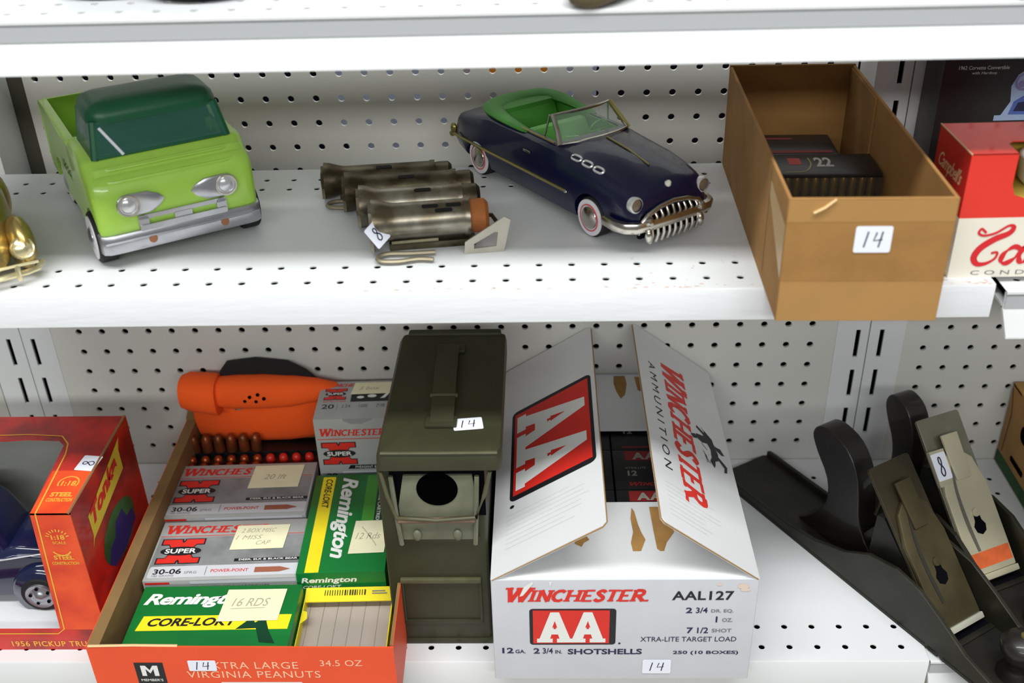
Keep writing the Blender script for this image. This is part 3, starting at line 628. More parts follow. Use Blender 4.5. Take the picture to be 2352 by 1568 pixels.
text('22', f3, 31, 15, 14, 20, M('dull_white', (170,172,164), .6), cp, bold=.03, space='L'); patch(f3, ribbon(spline([(4,4),(20,6),(27,20),(27,34)],5), 1.2), brassy, cp, 'printed_line', .2, 'L')
cp2 = thing('cartridge_pack', 'dark red and black cartridge pack farther back inside the brown carton', 'ammunition', (686, -127, SH+2.8), -1.2, 'cartridge packs in the brown carton')
build(MB().box(0,0,0,68,48,42), 'body', packm, cp2, bevel=2.5); f3 = Fr((0,0,42), (1,0,0), (0,1,0)); patch(f3, [rect(3,2,63,8), rect(10,34,34,38)], M('maroon_print', (120,26,36), .5), cp2, 'printed_patch', .15, 'L')
cp3 = thing('cartridge_pack', 'green and white cartridge pack lying low behind the carton front', 'ammunition', (697, -222, SH+2.8), -1.2, 'cartridge packs in the brown carton')
build(MB().box(0,0,0,76,82,22.8), 'body', M('pack_green', (66,150,50), .5), cp3, bevel=1); f3 = Fr((0,0,22.8), (1,0,0), (0,1,0)); patch(f3, [rect(44,12,68,34), rect(14,18,24,26)], M('pack_pale', (205,205,170), .6), cp3, 'printed_patch', .15, 'L')

# ---- soup-brand gift box and black model car box at the right
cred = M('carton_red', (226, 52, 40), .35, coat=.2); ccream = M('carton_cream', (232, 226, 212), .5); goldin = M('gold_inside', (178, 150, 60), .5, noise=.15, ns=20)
gb = thing('gift_box', 'red and cream gift box with red script and cut-out window', 'box', (805.5, -269.5, SH), 1)
GW, GD, GH = 118, 64, 97.5
build(MB().box(0,0,0,GW,.9,48.5), 'front_lower', ccream, gb, smooth=0)
mb = MB(); fr0 = Fr((0,0,0), (1,0,0), (0,0,1))
build(MB().prism([(0,48.5),(GW,48.5),(GW,62),(48,62),(36,66),(33,74),(33,GH),(0,GH)], (0,.9,0), (1,0,0), (0,0,1), .9), 'front_upper', cred, gb, smooth=0)
build(MB().prism([(0,0),(33,0),(33,20),(38,25),(GW,25),(GW,GD),(0,GD)], (0,0,GH-.9), (1,0,0), (0,1,0), .9), 'top_panel', cred, gb, smooth=0)
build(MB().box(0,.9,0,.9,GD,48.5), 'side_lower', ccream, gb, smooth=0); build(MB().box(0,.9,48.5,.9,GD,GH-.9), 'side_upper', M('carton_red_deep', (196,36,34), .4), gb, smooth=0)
build(MB().box(GW-.9,.9,0,GW,GD,GH-.9), 'side_panel', cred, gb, smooth=0); build(MB().box(.9,GD-.9,0,GW-.9,GD,GH-.9), 'back_panel', cred, gb, smooth=0)
build(MB().box(.9,.9,0,GW-.9,GD-.9,.9), 'base_panel', ccream, gb, smooth=0); build(MB().prism([(1,1),(GW-1,1),(GW-1,GD-1),(1,GD-1)], (0,0,60), (1,0,0), (0,1,0), .8), 'inner_tray', goldin, gb, smooth=0); build(MB().box(1,GD-3,61,GW-1,GD-2,GH-1), 'inner_back', goldin, gb, smooth=0)
build(MB().box(30.5,1.2,61,32.5,GD-3,GH-1), 'inner_side', goldin, gb, smooth=0)
build(MB().lathe([(22,0),(25,4),(26,20),(24.5,20),(23,5)], (78,34,61), (0,0,1), 24), 'white_mug', M('glazed_white', (238,236,226), .15, coat=.5), gb)
build(MB().tube([(0,-.2,GH),(0,GD/2,GH),(0,GD,GH)], .6, 5), 'worn_edge', M('worn_card', (214,178,140), .8), gb)
R3 = M('script_red', (212, 34, 44), .45)
sc = lambda P_, wd: ribbon(spline(P_, 6), wd)
ww = [.8+3.4*abs(sin(k/36*pi*1.5)) for k in range(80)]
Cp = spline([(22,36.5),(18,40),(16.5,36.5),(21,34.5),(29,36.5),(37,42),(41,41),(38.5,36),(29,31.5),(20,24.5),(16.5,17),(19.5,11.5),(26,11.5),(32,15.5),(33,20.5),(28.5,20)],6)
cw = [1.9+3.4*max(0, sin(pi*(k-30)/46))*(1 if 30 < k < 76 else 0) for k in range(len(Cp))]
patch(fr0, ribbon(Cp, cw), R3, gb, 'lettering', .3, 'L')
Ap = spline([(51,22),(45,25),(38.5,20),(37,13.5),(41,11.5),(47,16),(52,24),(50,16),(52,12),(56,14),(60,20)],6); patch(fr0, ribbon(Ap, [1.6+2.6*abs(sin(k/10*pi)) for k in range(len(Ap))]), R3, gb, 'lettering', .3, 'L')
mp_ = spline([(58,17),(62,24),(60,12),(65,23),(68,23),(67,12),(72,23),(76,22),(75,13),(80,16),(86,25),(83,5),(88,22),(93,21),(91,13),(95,16)],5); patch(fr0, ribbon(mp_, [1.4+1.5*abs(sin(k/9*pi)) for k in range(len(mp_))]), R3, gb, 'lettering', .3, 'L')
text('CONDENSED', fr0, 16.5, 2.2, 86, 3.6, greyp, gb, sp=1.6, space='L')
fs_ = Fr((0,GD,0), (0,-1,0), (0,0,1)); text("Campbell's", fs_, 8, 66, 47, 15, M('cream_print', (226,190,150), .5), gb, bold=.012, shear=.45, space='L', sp=.9)
mbx = thing('model_car_box', 'black model car box with blue car picture, leaning at the back right', 'box', (858, -48, SH-5), 0)
bx = M('box_black', (32, 24, 24), .35)
build(MB().box(0,0,0,190,46,118), 'body', bx, mbx, bevel=.8)
f5 = Fr((0,0,0), (1,0,0), (0,0,1)); wl = M('faded_white', (205,200,205), .5)
text('1962 Corvette Convertible', f5, 13, 94.5, 44, 3.4, wl, mbx, bold=.01, space='L'); text('with Hardtop', f5, 25, 89.5, 22, 3.2, wl, mbx, bold=.01, space='L')
blu = M('print_blue', (88,110,190), .4); blp = M('print_pale_blue', (176,196,232), .4); lav = M('print_lavender', (150,140,200), .4); dkb = M('print_dark_blue', (28,34,70), .4)
X0, Z0 = 52, 45
q = lambda L: [(X0+a, Z0+b) for a, b in L]
patch(f5, [q([(0,4),(6,8),(12,20),(10,34),(14,44),(22,50),(40,54),(100,54),(100,4)])], blp, mbx, 'car_picture', .15, 'L')
patch(f5, [q([(12,8),(15,20),(22,25),(45,26),(100,26),(100,8)])], blu, mbx, 'car_picture', .25, 'L')
for cx in (20, 36): patch(f5, [oval(X0+cx,Z0+38,7.6,8.2)], lav, mbx, 'car_picture', .35, 'L'); patch(f5, [oval(X0+cx,Z0+38,5.4,5.8)], blp, mbx, 'car_picture', .45, 'L'); patch(f5, [oval(X0+cx-1,Z0+36,3.4,3.2)], lav, mbx, 'car_picture', .55, 'L')
patch(f5, [q([(16,11),(19,19),(38,22),(43,20),(42,11)])], dkb, mbx, 'car_picture', .4, 'L'); patch(f5, ribbon([(X0+0,Z0+5),(X0+50,Z0+5.5),(X0+100,Z0+5.5)], 5), blp, mbx, 'car_picture', .5, 'L')

# ---- things whose lower edges show on the upper shelf
iron = M('black_iron', (16, 15, 18), .5)
for k, (xx, yy, rr, lb) in enumerate(((197,-195,44,'black rounded pan at top left edge of picture, the left one'), (266,-206,48,'black rounded pan at top left edge of picture, the right one'))):
    t = thing('iron_pan', lb, 'pan', (xx, yy, ST), 0, 'black pans on the upper shelf'); build(MB().lathe([(rr*.5,0),(rr*.86,3),(rr,14),(rr*1.05,38),(rr,38),(rr*.92,14),(rr*.6,5),(.1,5)], (0,0,0), (0,0,1), 30), 'bowl', iron, t)
    build(MB().tube([(0,rr,34),(0,rr+34,36),(0,rr+74,38)], [7,6,8], 8, flat=.5), 'handle', iron, t)
t = thing('wooden_club', 'brown rounded wooden club end poking over the upper shelf edge', 'club', (542, -240, ST))
wood = M('dark_brown_wood', (92, 78, 52), .6, noise=.4, ns=20, stretch=(1,.2,1))
build(MB().loft([[(cx+a*cos(2*pi*k/18), yy, zc+b*sin(2*pi*k/18)) for k in range(18)] for yy, cx, zc, a, b in ((-46,-8,7,5,4),(-43,-7,9,14,8.5),(-34,-4,10,20,9.8),(-15,4,11,25,10.8),(20,14,12,26,11.8),(90,22,12,24,11.8))]), 'shaft', wood, t, smooth=60)
build(MB().lathe([(26,0),(27,3),(27,14),(24,17)], (22,88,14), (0,1,0), 18), 'end_collar', iron, t)
t = thing('iron_hook', 'dark iron piece at the top right corner of picture', 'hook', (815, -268, ST))
build(MB().tube([(-6,-12,5),(4,-4,5),(16,8,5),(22,40,6)], 5, 8), 'shank', iron, t); build(MB().lathe([(9,0),(9,8),(7,10)], (24,46,0), (0,0,1), 14), 'boss', iron, t)

# ================================================================== LOWER SHELF
# ---- red window box with a dark blue toy truck inside
dred = M('mottled_red', (206, 38, 28), .35, coat=.3, rgb2=(132, 22, 22), ns=26)
dora = M('mottled_orange', (236, 84, 34), .4, rgb2=(206, 48, 28), ns=22)
gold_p = M('gold_print', (236, 172, 60), .4); yel = M('logo_yellow', (226, 200, 60), .45); film = M('clear_film', (255,255,255), .04, trans=1)
DX0, DX1, DY0, DY1, DZ = -240, 95, -285, -139, -14
db = thing('toy_box', 'red window box holding a dark blue toy truck at left edge', 'box', (-70, DY0, SL))
T = 1.4
# front: frame strips around the window; top: panel behind the window and right strip
def sheet(name, v, fcs, mat, th, par=db): return build(MB().add(v, fcs), name, mat, par, 'W', smooth=0)
build(MB().box(DX0,DY0,SL,DX1,DY0+T,SL+26), 'front_sill', dred, db, 'W', smooth=0)
build(MB().prism([(53,SL+26),(DX1,SL+26),(DX1,DZ),(60,DZ)], (0,DY0+T,0), (1,0,0), (0,0,1), T), 'front_panel', dora, db, 'W', smooth=0)
build(MB().prism([(DX1,DY0),(DX1,DY1),(DX0,DY1),(DX0,-178),(-6,-178),(12,-176),(44,-178),(52,-186),(60,DY0)], (0,0,DZ-T), (1,0,0), (0,1,0), T), 'top_panel', dred, db, 'W', smooth=0)
patch(Fr((0,0,DZ),(1,0,0),(0,1,0)), [[(60,DY0+.5),(DX1-1,DY0+.5),(DX1-1,-225),(57,-225)]], dora, db, 'printed_panel', .15)
build(MB().box(DX1-T,DY0+T,SL,DX1,DY1,DZ-T), 'side_panel', dred, db, 'W', smooth=0)
build(MB().box(DX0,DY1-T,SL,DX1-T,DY1,DZ-T), 'back_panel', M('box_backing', (150,152,146), .7), db, 'W', smooth=0)
build(MB().box(DX0,DY0+T,SL+.2,DX1-T,DY1-T,SL+T), 'base_panel', M('box_base_white', (222,222,226), .6), db, 'W', smooth=0)
build(MB().box(DX0,DY0+10,SL+T,52,DY1-6,SL+14), 'display_plinth', M('box_base_white', (222,222,226), .6), db, 'W', smooth=0)
edgew = M('worn_card_edge', (150, 110, 70), .9)
build(MB().tube([(DX1-1.5,DY0,DZ+.2),(DX1-1.2,-215,DZ+.3),(DX1-1.5,DY1,DZ+.2)], 1.2, 5), 'worn_edge', edgew, db, 'W')
fF = Fr((0,DY0,0),(1,0,0),(0,0,1)); fT = Fr((0,0,DZ),(1,0,0),(0,1,0)); fS = Fr((DX1,0,0),(0,1,0),(0,0,1))
patch(fF, ribbon([(-60,SL+21),(50,SL+21),(57,SL+27),(65,DZ)], 1.3), gold_p, db, 'gold_line', .25)
patch(fT, ribbon([(65,DY0),(59,-200),(55,-184),(45,-172),(12,-169),(-40,-171)], 1.4), gold_p, db, 'gold_line', .3)
text('1956 PICKUP TRUCK', fF, 3, SL+4.5, 84, 7, gold_p, db, bold=.02, sp=1.15)
def seal(fr, x, y, k):
    po = []
    for i in range(9):
        a = radians(20+140*i/8); po += ribbon([(x+8*k*cos(a), y+8*k*sin(a)), (x+11*k*cos(a), y+11*k*sin(a))], 1.1*k)
    po += ribbon([(x+9*k*cos(radians(a)), y+9*k*sin(radians(a))-10*k) for a in range(-150,-29,12)], 1.6*k)
    patch(fr, po, gold_p, db, 'printed_seal', .3); text('1:18', fr, x-6*k, y-1*k, 12*k, 5.5*k, gold_p, db, bold=.03)
    text('SCALE', fr, x-6*k, y-6*k, 12*k, 3*k, gold_p, db, bold=.02)
    text('STEEL', fr, x-9*k, y-24*k, 18*k, 5*k, gold_p, db, bold=.04); text('CONSTRUCTION', fr, x-12*k, y-30*k, 24*k, 3.6*k, gold_p, db, bold=.03)
seal(fF, 78, -42, 1.0)
fTr = fT
text('1:18', fT, 72, -247, 13, 7, gold_p, db, bold=.03); patch(fT, ribbon([(70+9*cos(radians(a))+8, -243+9*sin(radians(a))) for a in range(-30,211,20)], 1.3), gold_p, db, 'printed_seal', .3)
text('STEEL', fT, 68, -262, 20, 6, gold_p, db, bold=.04); text('CONSTRUCTION', fT, 67, -269, 23, 5, gold_p, db, bold=.03)
text('DIE-CAST METAL', fT, 66, -276, 16, 2.6, M('print_maroon', (130,30,24), .6), db) if False else None
price_tag(Fr((0,0,DZ),(.12,1,0),(-1,.12,0)), -214, -120, 22, 18, '8', db)
patch(fS, [[(-262,-60),(-262,-66),(-182,-64),(-170,-36),(-166,-26),(-176,-28),(-262,-30)][:0] or [(-264,-72),(-258,-62),(-258,-40),(-174,-22),(-166,-20),(-172,-30),(-172,-52),(-258,-66)]], yel, db, 'logo_panel', .2)
f6 = fS.sub(-254, -60, 11); text('Tonka', f6, 3, 4, 72, 17, red, db, bold=.05, shear=.35, h=.4)
patch(fS, [oval(-210,-97,40,26,28)], M('picture_green', (52,110,62), .4, noise=.4, ns=30), db, 'printed_picture', .2)
patch(fS, [[(-245,-110),(-235,-98),(-222,-96),(-214,-84),(-196,-82),(-190,-96),(-176,-98),(-173,-112),(-205,-122),(-235,-120)]], M('picture_navy', (40,44,110), .4), db, 'printed_picture', .3)
# the truck inside: body loft, fenders, wheels
tn = M('toy_navy', (22, 28, 62), .15, coat=1)
tt = thing('toy_truck', 'dark blue toy pickup inside the red window box', 'toy truck', (46, -205, SL+14), 0)
def tb(x0, x1, w0, z0, z1): return
tkb = build(MB().loft([[(x, -w_, zb),(x, w_, zb),(x, w_, zt-6),(x, w_*.8, zt),(x, -w_*.8, zt),(x, -w_, zt-6)] for x, w_, zb, zt in ((-236,36,14,58),(-140,36,14,58),(-138,36,12,62),(-62,36,12,62),(-44,34,12,66),(-20,32,12,62),(-8,28,14,54),(0,24,18,44))]), 'body', tn, tt, smooth=40, bevel=2)
build(MB().loft([[(x, -w_, 58),(x, w_, 58),(x, w_*.9, zt-8),(x, w_*.72, zt),(x, -w_*.72, zt),(x, -w_*.9, zt-8)] for x, w_, zt in ((-132,32,92),(-122,34,108),(-84,34,110),(-66,32,96),(-52,31,68))]), 'cab', tn, tt, smooth=40, bevel=2)
build(MB().box(-118,-34.5,70,-80,34.5,94), 'side_window', M('window_grey', (60,64,70), .1), tt, bevel=3)
for x in (-24, -196):
    for s in (-1, 1):
        build(MB().lathe([(26,0),(29,4),(30,12),(29,22)], (x,s*42,19), (0,-s,0), 28), 'fender', tn, tt, smooth=60)
        wl_ = build(MB().lathe([(12,0),(18.5,0),(19.5,2),(19.5,12)], (x,s*44,19.5), (0,-s,0), 28), 'wheel', rubber, tt, smooth=40)
        build(MB().lathe([(14.5,0),(14,1.8),(11,.6),(8,.8),(5.5,2.8),(3,4.5),(.1,4.6)], (x,s*44,19.5), (0,s,0), 26), 'hub_cap', alu, wl_, smooth=40)
        for k in range(5):
            a = 2*pi*k/5+.5; build(MB().lathe([(1.7,0),(1.7,.4)], (x+9.3*cos(a), s*45.3, 19.5+9.3*sin(a)), (0,s,0), 10), 'rim_hole', dark, wl_)
for s in (-1, 1): build(MB().lathe([(6,0),(6,3),(5,4.5),(.1,5)], (2,s*26,40), (1,0,0), 16), 'headlamp', alu, tt)
build(MB().tube([(0,-36,16),(7,-30,16),(8,0,16),(7,30,16),(0,36,16)], 3.2, 8), 'front_bumper', alu, tt)
build(MB().tube([(-3,-25.5,52),(-20,-31,60),(-60,-36.6,57)], 1, 6), 'side_trim', alu, tt); build(MB().tube([(-60,-36.6,50),(-138,-36.6,48)], 1.1, 6), 'side_trim', alu, tt)

# ---- orange snack tray that holds the cartridge boxes
tray_o = M('tray_orange', (238, 82, 40), .5, noise=.06, ns=20); tray_in = M('tray_inside', (134, 104, 62), .9, noise=.15, ns=30)
TX0, TX1, TY0, TY1, TZ = 113, 374, -353, -4, SL+76
tr = thing('snack_tray', 'orange printed cardboard tray tagged 14 holding the cartridge boxes', 'tray', (243, TY0, SL))
sk = 8                                                    # the tray stands a little askew
XA = lambda yy: TX0-sk*(yy-TY0)/(TY1-TY0); XB = lambda yy: TX1-sk*(yy-TY0)/(TY1-TY0)
def wallq(xa0, xa1, y0, y1, z1a, z1b, nm, m):
    build(MB().hexa([(xa0(y0),y0,SL),(xa1(y0),y0,SL),(xa1(y1),y1,SL),(xa0(y1),y1,SL),(xa0(y0),y0,z1a),(xa1(y0),y0,z1a),(xa1(y1),y1,z1b),(xa0(y1),y1,z1b)]), nm, m, tr, 'W', smooth=0)
build(MB().hexa([(TX0,TY0,SL),(TX1,TY0,SL),(TX1,TY0+1.5,SL),(TX0,TY0+1.5,SL),(TX0,TY0,TZ),(TX1,TY0,TZ-2),(TX1,TY0+1.5,TZ-2),(TX0,TY0+1.5,TZ)]), 'front_panel', tray_o, tr, 'W', smooth=0)
wallq(XA, lambda v: XA(v)+.5, TY0+1.5, TY1, TZ, TZ, 'side_outer', tray_o); wallq(lambda v: XA(v)+.5, lambda v: XA(v)+11, TY0+1.6, TY1, TZ, TZ, 'side_panel', tray_in)
wallq(lambda v: XB(v)-.5, XB, TY0+1.5, TY1, TZ, TZ, 'side_outer', tray_o); wallq(lambda v: XB(v)-3, lambda v: XB(v)-.5, TY0+1.6, TY1, TZ, TZ-4, 'side_panel', tray_in)
build(MB().box(XA(TY1)+11,TY1-2,SL,XB(TY1)-3,TY1,TZ+4), 'back_panel', tray_in, tr, 'W', smooth=0)
build(MB().hexa([(TX0+11,TY0+1.5,SL+.1),(TX1-3,TY0+1.5,SL+.1),(XB(TY1)-3,TY1-2,SL+.1),(XA(TY1)+11,TY1-2,SL+.1),(TX0+11,TY0+1.5,SL+2),(TX1-3,TY0+1.5,SL+2),(XB(TY1)-3,TY1-2,SL+2),(XA(TY1)+11,TY1-2,SL+2)]), 'floor_panel', tray_in, tr, 'W', smooth=0)
build(MB().hexa([(XA(-22),-22,TZ-3),(XA(-22)+13,-22,TZ-3),(XA(-5)+14,-5,TZ-3),(XA(-5),-5,TZ-3),(XA(-22),-22,TZ+3),(XA(-22)+11,-22,TZ+3),(XA(-5)+15,-5,TZ+9),(XA(-5),-5,TZ+9)]), 'corner_flap', tray_in, tr, 'W', smooth=0)
build(MB().tube([(TX0+2,TY0+.5,TZ+.3),(TX0+40,TY0+1,TZ+.6),(TX0+78,TY0+1.5,TZ-.6)], 1.2, 5), 'torn_edge', M('torn_paper', (222,190,140), .9), tr, 'W')
fT2 = Fr((0,TY0,0),(1,0,0),(0,0,1))
peach = M('print_peach', (250,196,160), .6)
patch(fT2, [rect(150,-160,175,-121)], inkblack, tr, 'emblem_panel', .15)
patch(fT2, [[(155,-137),(159,-137),(159,-128.5),(162.4,-134),(165.8,-128.5),(165.8,-137),(169.8,-137),(169.8,-124.5),(165.6,-124.5),(162.4,-130),(159.2,-124.5),(155,-124.5)][::1]], whitep, tr, 'emblem_letter', .3)
text("MEMBER'S", fT2, 153, -143.5, 19, 3, whitep, tr, bold=.01, h=.3)
text('EXTRA LARGE', fT2, 210, -128.5, 81, 8.2, peach, tr, sp=1.1); text('VIRGINIA PEANUTS', fT2, 194, -139.5, 115, 8.2, peach, tr, sp=1.1)
text('34.5 OZ', fT2, 310, -125.5, 36, 7.2, peach, tr, sp=1.05)
patch(fT2, [rect(222,-154,292,-145)], whitep, tr, 'printed_band', .15)
price_tag(fT2, 197, -130.5, 24, 12.5, '14', tr, dig=.75, h=.6)

def ammo(name, label, group, x0, y0, x1, y1, z0, z1, mats, yaw=0, bev=.8):
    """closed carton given by its top face corners (local frame at the front left bottom corner)"""
    t = thing(name, label, 'ammunition', (x0, y0, z0), yaw, group)
    build(MB().box(0,0,0,x1-x0,y1-y0,z1-z0), 'carton', mats, t, bevel=bev)
    return t, x1-x0, y1-y0, z1-z0
silver = M('silver_card', (176, 177, 176), .4, noise=.12, ns=16); silver2 = M('silver_panel', (206, 207, 214), .45); shade = M('mountain_grey', (142, 144, 146), .5, noise=.3, ns=40)
copper = M('bullet_print', (160, 96, 74), .5)
def sticky(fr, x0, y0, w_, h_, parent, lines, skew=2.0):
    n = patch(fr, [[(x0,y0),(x0+w_,y0+.5),(x0+w_+skew,y0+h_),(x0+skew,y0+h_)]], note, parent, 'sticky_note', .8, 'L', label='pale yellow sticky note with faint pencil writing', thick=.25)
    for (s, a, b, ww, hh) in lines: text(s, fr, x0+a, y0+b, ww, hh, pencil, n, shear=.3, h=1.15, space='L', name='handwriting')
def silver_box(label, x0, y0, x1, y1, z1, yaw, z0=SL+2):
    t, W, D, H = ammo('cartridge_box', label, 'silver cartridge boxes in the tray', x0, y0, x1, y1, z0, z1, silver, yaw)
    f = Fr((0,0,H),(1,0,0),(0,1,0))
    patch(f, [rect(2,D*.20,W-2,D*.72)], shade, t, 'printed_panel', .1, 'L')
    slab_text('WINCHESTER.', f, 4, D*.79, W*.72, D*.13, red, t, space='L')
    patch(f, [rect(2,D*.735,W-2,D*.745)], red, t, 'printed_line', .2, 'L')
    X_logo(f, W*.045, D*.28, W*.27, D*.4, t, 'L')
    patch(f, [rect(W*.55,D*.28,W-2,D*.33)], inkblack, t, 'printed_band', .2, 'L'); text('DEER, ELK & BLACK BEAR', f, W*.58, D*.287, W*.38, D*.035, whitep, t, bold=.02, h=.35, space='L')
    patch(f, [rrect(3,D*.045,W-2,D*.23,2)], silver2, t, 'printed_panel', .2, 'L')
    text('30-06', f, W*.05, D*.10, W*.18, D*.085, inkblack, t, bold=.02, h=.4, space='L'); text('SPRG', f, W*.25, D*.10, W*.08, D*.04, greyp, t, h=.4, space='L'); text('180 GRAINS', f, W*.05, D*.06, W*.14, D*.03, greyp, t, h=.4, space='L')
    patch(f, [rect(W*.385,D*.07,W*.389,D*.21)], greyp, t, 'printed_line', .4, 'L')
    text('POWER-POINT', f, W*.42, D*.11, W*.24, D*.05, red, t, bold=.01, h=.4, space='L')
    patch(f, [[(W*.70,D*.09),(W*.86,D*.09),(W*.93,D*.13),(W*.86,D*.175),(W*.70,D*.175)]], copper, t, 'printed_bullet', .4, 'L')
    ff = Fr((0,0,0),(1,0,0),(0,0,1)); patch(ff, [rect(2,H-4.5,W*.17,H-2)], red, t, 'printed_band', .2, 'L'); patch(ff, [rect(W*.3,H-5,W-4,H-1.5)], silver2, t, 'printed_band', .2, 'L'); text('CENTERFIRE RIFLE CARTRIDGES', ff, W*.3, H-10, W*.5, 2.6, greyp, t, space='L')
    return t, f, W, D
t, f, W, D = silver_box('silver cartridge box with red X emblem, directly behind the green one', 126, -255, 273, -172, SL+57, 2.2)
sticky(f, W*.50, D*.47, W*.35, D*.42, t, (('2 BOX MISC', 7, 24, 34, 6), ('1 MISS', 3, 14, 26, 6), ('CAP', 24, 6, 14, 6)))
t, f, W, D = silver_box('silver cartridge box with red X emblem, farther back beside bullet tray', 117, -165, 262, -80, SL+57, 2.2)
sticky(f, W*.54, D*.50, W*.36, D*.44, t, (('20 lft', 14, 14, 24, 8),))
gre = M('cartridge_green', (14, 116, 50), .35, noise=.12, ns=14); gre2 = M('cartridge_dark_green', (6, 62, 38), .4); yl = M('cartridge_yellow', (248, 224, 36), .4)
t, W, D, H = ammo('cartridge_box', 'green cartridge box with yellow band at the tray front', 'green cartridge boxes in the tray', 133, -344, 279, -262, SL+2, SL+57, gre, 1.0)
f = Fr((0,0,H),(1,0,0),(0,1,0))
text('Remington', f, 5, D*.66, 98, 18, whitep, t, bold=.035, shear=.3, space='L', sp=.92)
patch(f, [[(7,D*.325),(W-4,D*.325),(W-3,D*.54),(10,D*.54)]], yl, t, 'yellow_band', .2, 'L')
text('CORE-LOKT', f, 16, D*.385, 80, D*.12, inkblack, t, bold=.03, shear=.25, h=.4, space='L')
patch(f, [[(96,D*.33),(108,D*.50),(112,D*.42),(120,D*.5),(126,D*.30),(134,D*.12),(120,D*.14),(114,D*.34)]], gre2, t, 'printed_figure', .45, 'L')
patch(f, [rect(42+k*14, 2, 50+k*14, 7) for k in range(4)], yl, t, 'printed_patch', .2, 'L')
sticky(f, W*.53, D*.44, W*.37, D*.48, t, (('16 RDS', 9, 18, 34, 10),))
patch(f, ribbon([(W*.53+9,D*.44+15),(W*.53+40,D*.44+16)], .7), pencil, t, 'pencil_line', 1.15, 'L')
t, W, D, H = ammo('cartridge_box', 'green cartridge box with lettering running lengthwise, right side of tray', 'green cartridge boxes in the tray', 270, -251, 353, -104, SL+2, SL+62, gre, 2.4)
f = Fr((0,0,H),(1,0,0),(0,1,0)); fv = Fr((0,D,H),(0,-1,0),(1,0,0))      # reads from back to front
patch(f, [rect(8,.5,21,D-4)], yl, t, 'yellow_band', .2, 'L'); text('CORE-LOKT', fv, 8, 11.5, 46, 7, inkblack, t, bold=.02, shear=.2, h=.4, space='L')
text('Remington', fv, 6, 24, 122, 21, whitep, t, bold=.03, shear=.28, space='L', sp=.95)
patch(f, [rect(54,D*.42,68,D-3)], M('grad_green', (70,150,50), .4), t, 'printed_panel', .15, 'L'); patch(f, [rect(66,D*.42,W-.5,D-1)], gre2, t, 'printed_panel', .25, 'L')
text('CENTERFIRE CARTRIDGES', fv, 8, 68, 78, 3.6, whitep, t, h=.4, space='L', bold=.01)
sticky(f, 46, 24, 34, 47, t, (('12 Rds', 5, 20, 24, 9),), 3); patch(f, ribbon([(56,62),(66,46),(72,34)], .8), pencil, t, 'pencil_line', 1.15, 'L')
ff = Fr((0,0,0),(1,0,0),(0,0,1)); text('Remington', ff, 4, H-14, 52, 8.5, whitep, t, bold=.03, shear=.2, space='L'); text('CORE-LOKT', ff, 5, H-19, 36, 3.6, whitep, t, bold=.02, shear=.2, space='L')
t = thing('opened_carton', 'opened yellow carton showing its grey inside, front right of tray', 'box', (281, -340, SL+2), 1.5)
yc = M('carton_yellow', (240, 218, 40), .45, noise=.05, ns=20); gi = M('carton_grey_inside', (172, 160, 150), .85, noise=.08, ns=8)
build(MB().box(0,0,0,82,1,41), 'front_panel', yc, t, smooth=0); build(MB().box(0,1,0,1,86,42), 'side_panel', yc, t, smooth=0); build(MB().box(81,1,0,82,86,42), 'side_panel', yc, t, smooth=0)
build(MB().box(1,1,0,81,86,1), 'base_panel', yc, t, smooth=0); build(MB().box(1,1,30,81,86,31), 'inner_card', gi, t, smooth=0)
for k in range(6): build(MB().box(4+k*12.8,2,31,4.6+k*12.8,85,31.5), 'inner_crease', M('crease_grey', (150,138,128), .9), t, smooth=0)
build(MB().hexa([(0,72,40),(82,72,40),(82,86,40),(0,86,40),(0,72,41),(82,72,41),(82,87,44),(0,87,44)]), 'top_flap', yc, t, smooth=0)
fb = Fr((0,72,41.3),(1,0,0),(0,.98,.2)); patch(fb, [rect(18+k*2.3, 6, 18+k*2.3+random.choice((.7,1.3)), 12) for k in range(17)], inkblack, t, 'bar_code', .25, 'L'); patch(fb, [rect(62,7,76,8.2), rect(62,9.5,74,10.7)], greyp, t, 'printed_line', .25, 'L')
build(MB().prism([(1,44),(6,50),(5,58),(1,60)], (0,0,41.5), (1,0,0), (0,1,0), .8), 'torn_tab', yc, t, smooth=0)
# tall silver shell box at the back of the tray
t, W, D, H = ammo('shotshell_box', 'tall silver shotshell box against the ammunition can, back of tray', None, 265, -93, 345, -22, SL+2, SL+125, silver, 2.0)
ff = Fr((0,0,0),(1,0,0),(0,0,1)); f = Fr((0,0,H),(1,0,0),(0,1,0))
slab_text('WINCHESTER', ff, 4, H-21, 68, 8.5, red, t, space='L'); patch(ff, [rect(2,H-25.5,W-3,H-24.6)], red, t, 'printed_line', .2, 'L')
X_logo(ff, 6, H-57, 34, 27, t, 'L'); patch(ff, [[(30,H-64),(W-2,H-64),(W-2,H-59),(33,H-59)]], inkblack, t, 'printed_band', .2, 'L'); text('PHEASANT & GROUSE', ff, 38, H-63, 38, 3, whitep, t, h=.35, space='L')
text('20', ff, 7, H-75, 11, 6, inkblack, t, bold=.03, space='L'); patch(ff, [rect(24,H-70,W-6,H-67)], silver2, t, 'printed_band', .2, 'L')
build(MB().prism([(W*.38,H-2),(W*.48,H-6),(W*.62,H-6.2),(W*.76,H-1),(W*.76,H),(W*.38,H)], (0,-.05,0), (1,0,0), (0,0,1), .5), 'tuck_tab', M('tab_shadow_grey', (150,150,152), .5), t, smooth=0)
text('20', f, 6, 19, 13, 8, inkblack, t, bold=.01, space='L'); 
for x_, s_ in ((27,'2 3/4'),(45,'1000'),(63,'7/8')): text(s_, f, x_, 20, 9, 6, greyp, t, space='L', bold=.01)
patch(f, [rect(22,16,22.4,28)], greyp, t, 'printed_line', .2, 'L'); text('GAME LOADS', f, 6, 31, 24, 2.5, red, t, space='L')
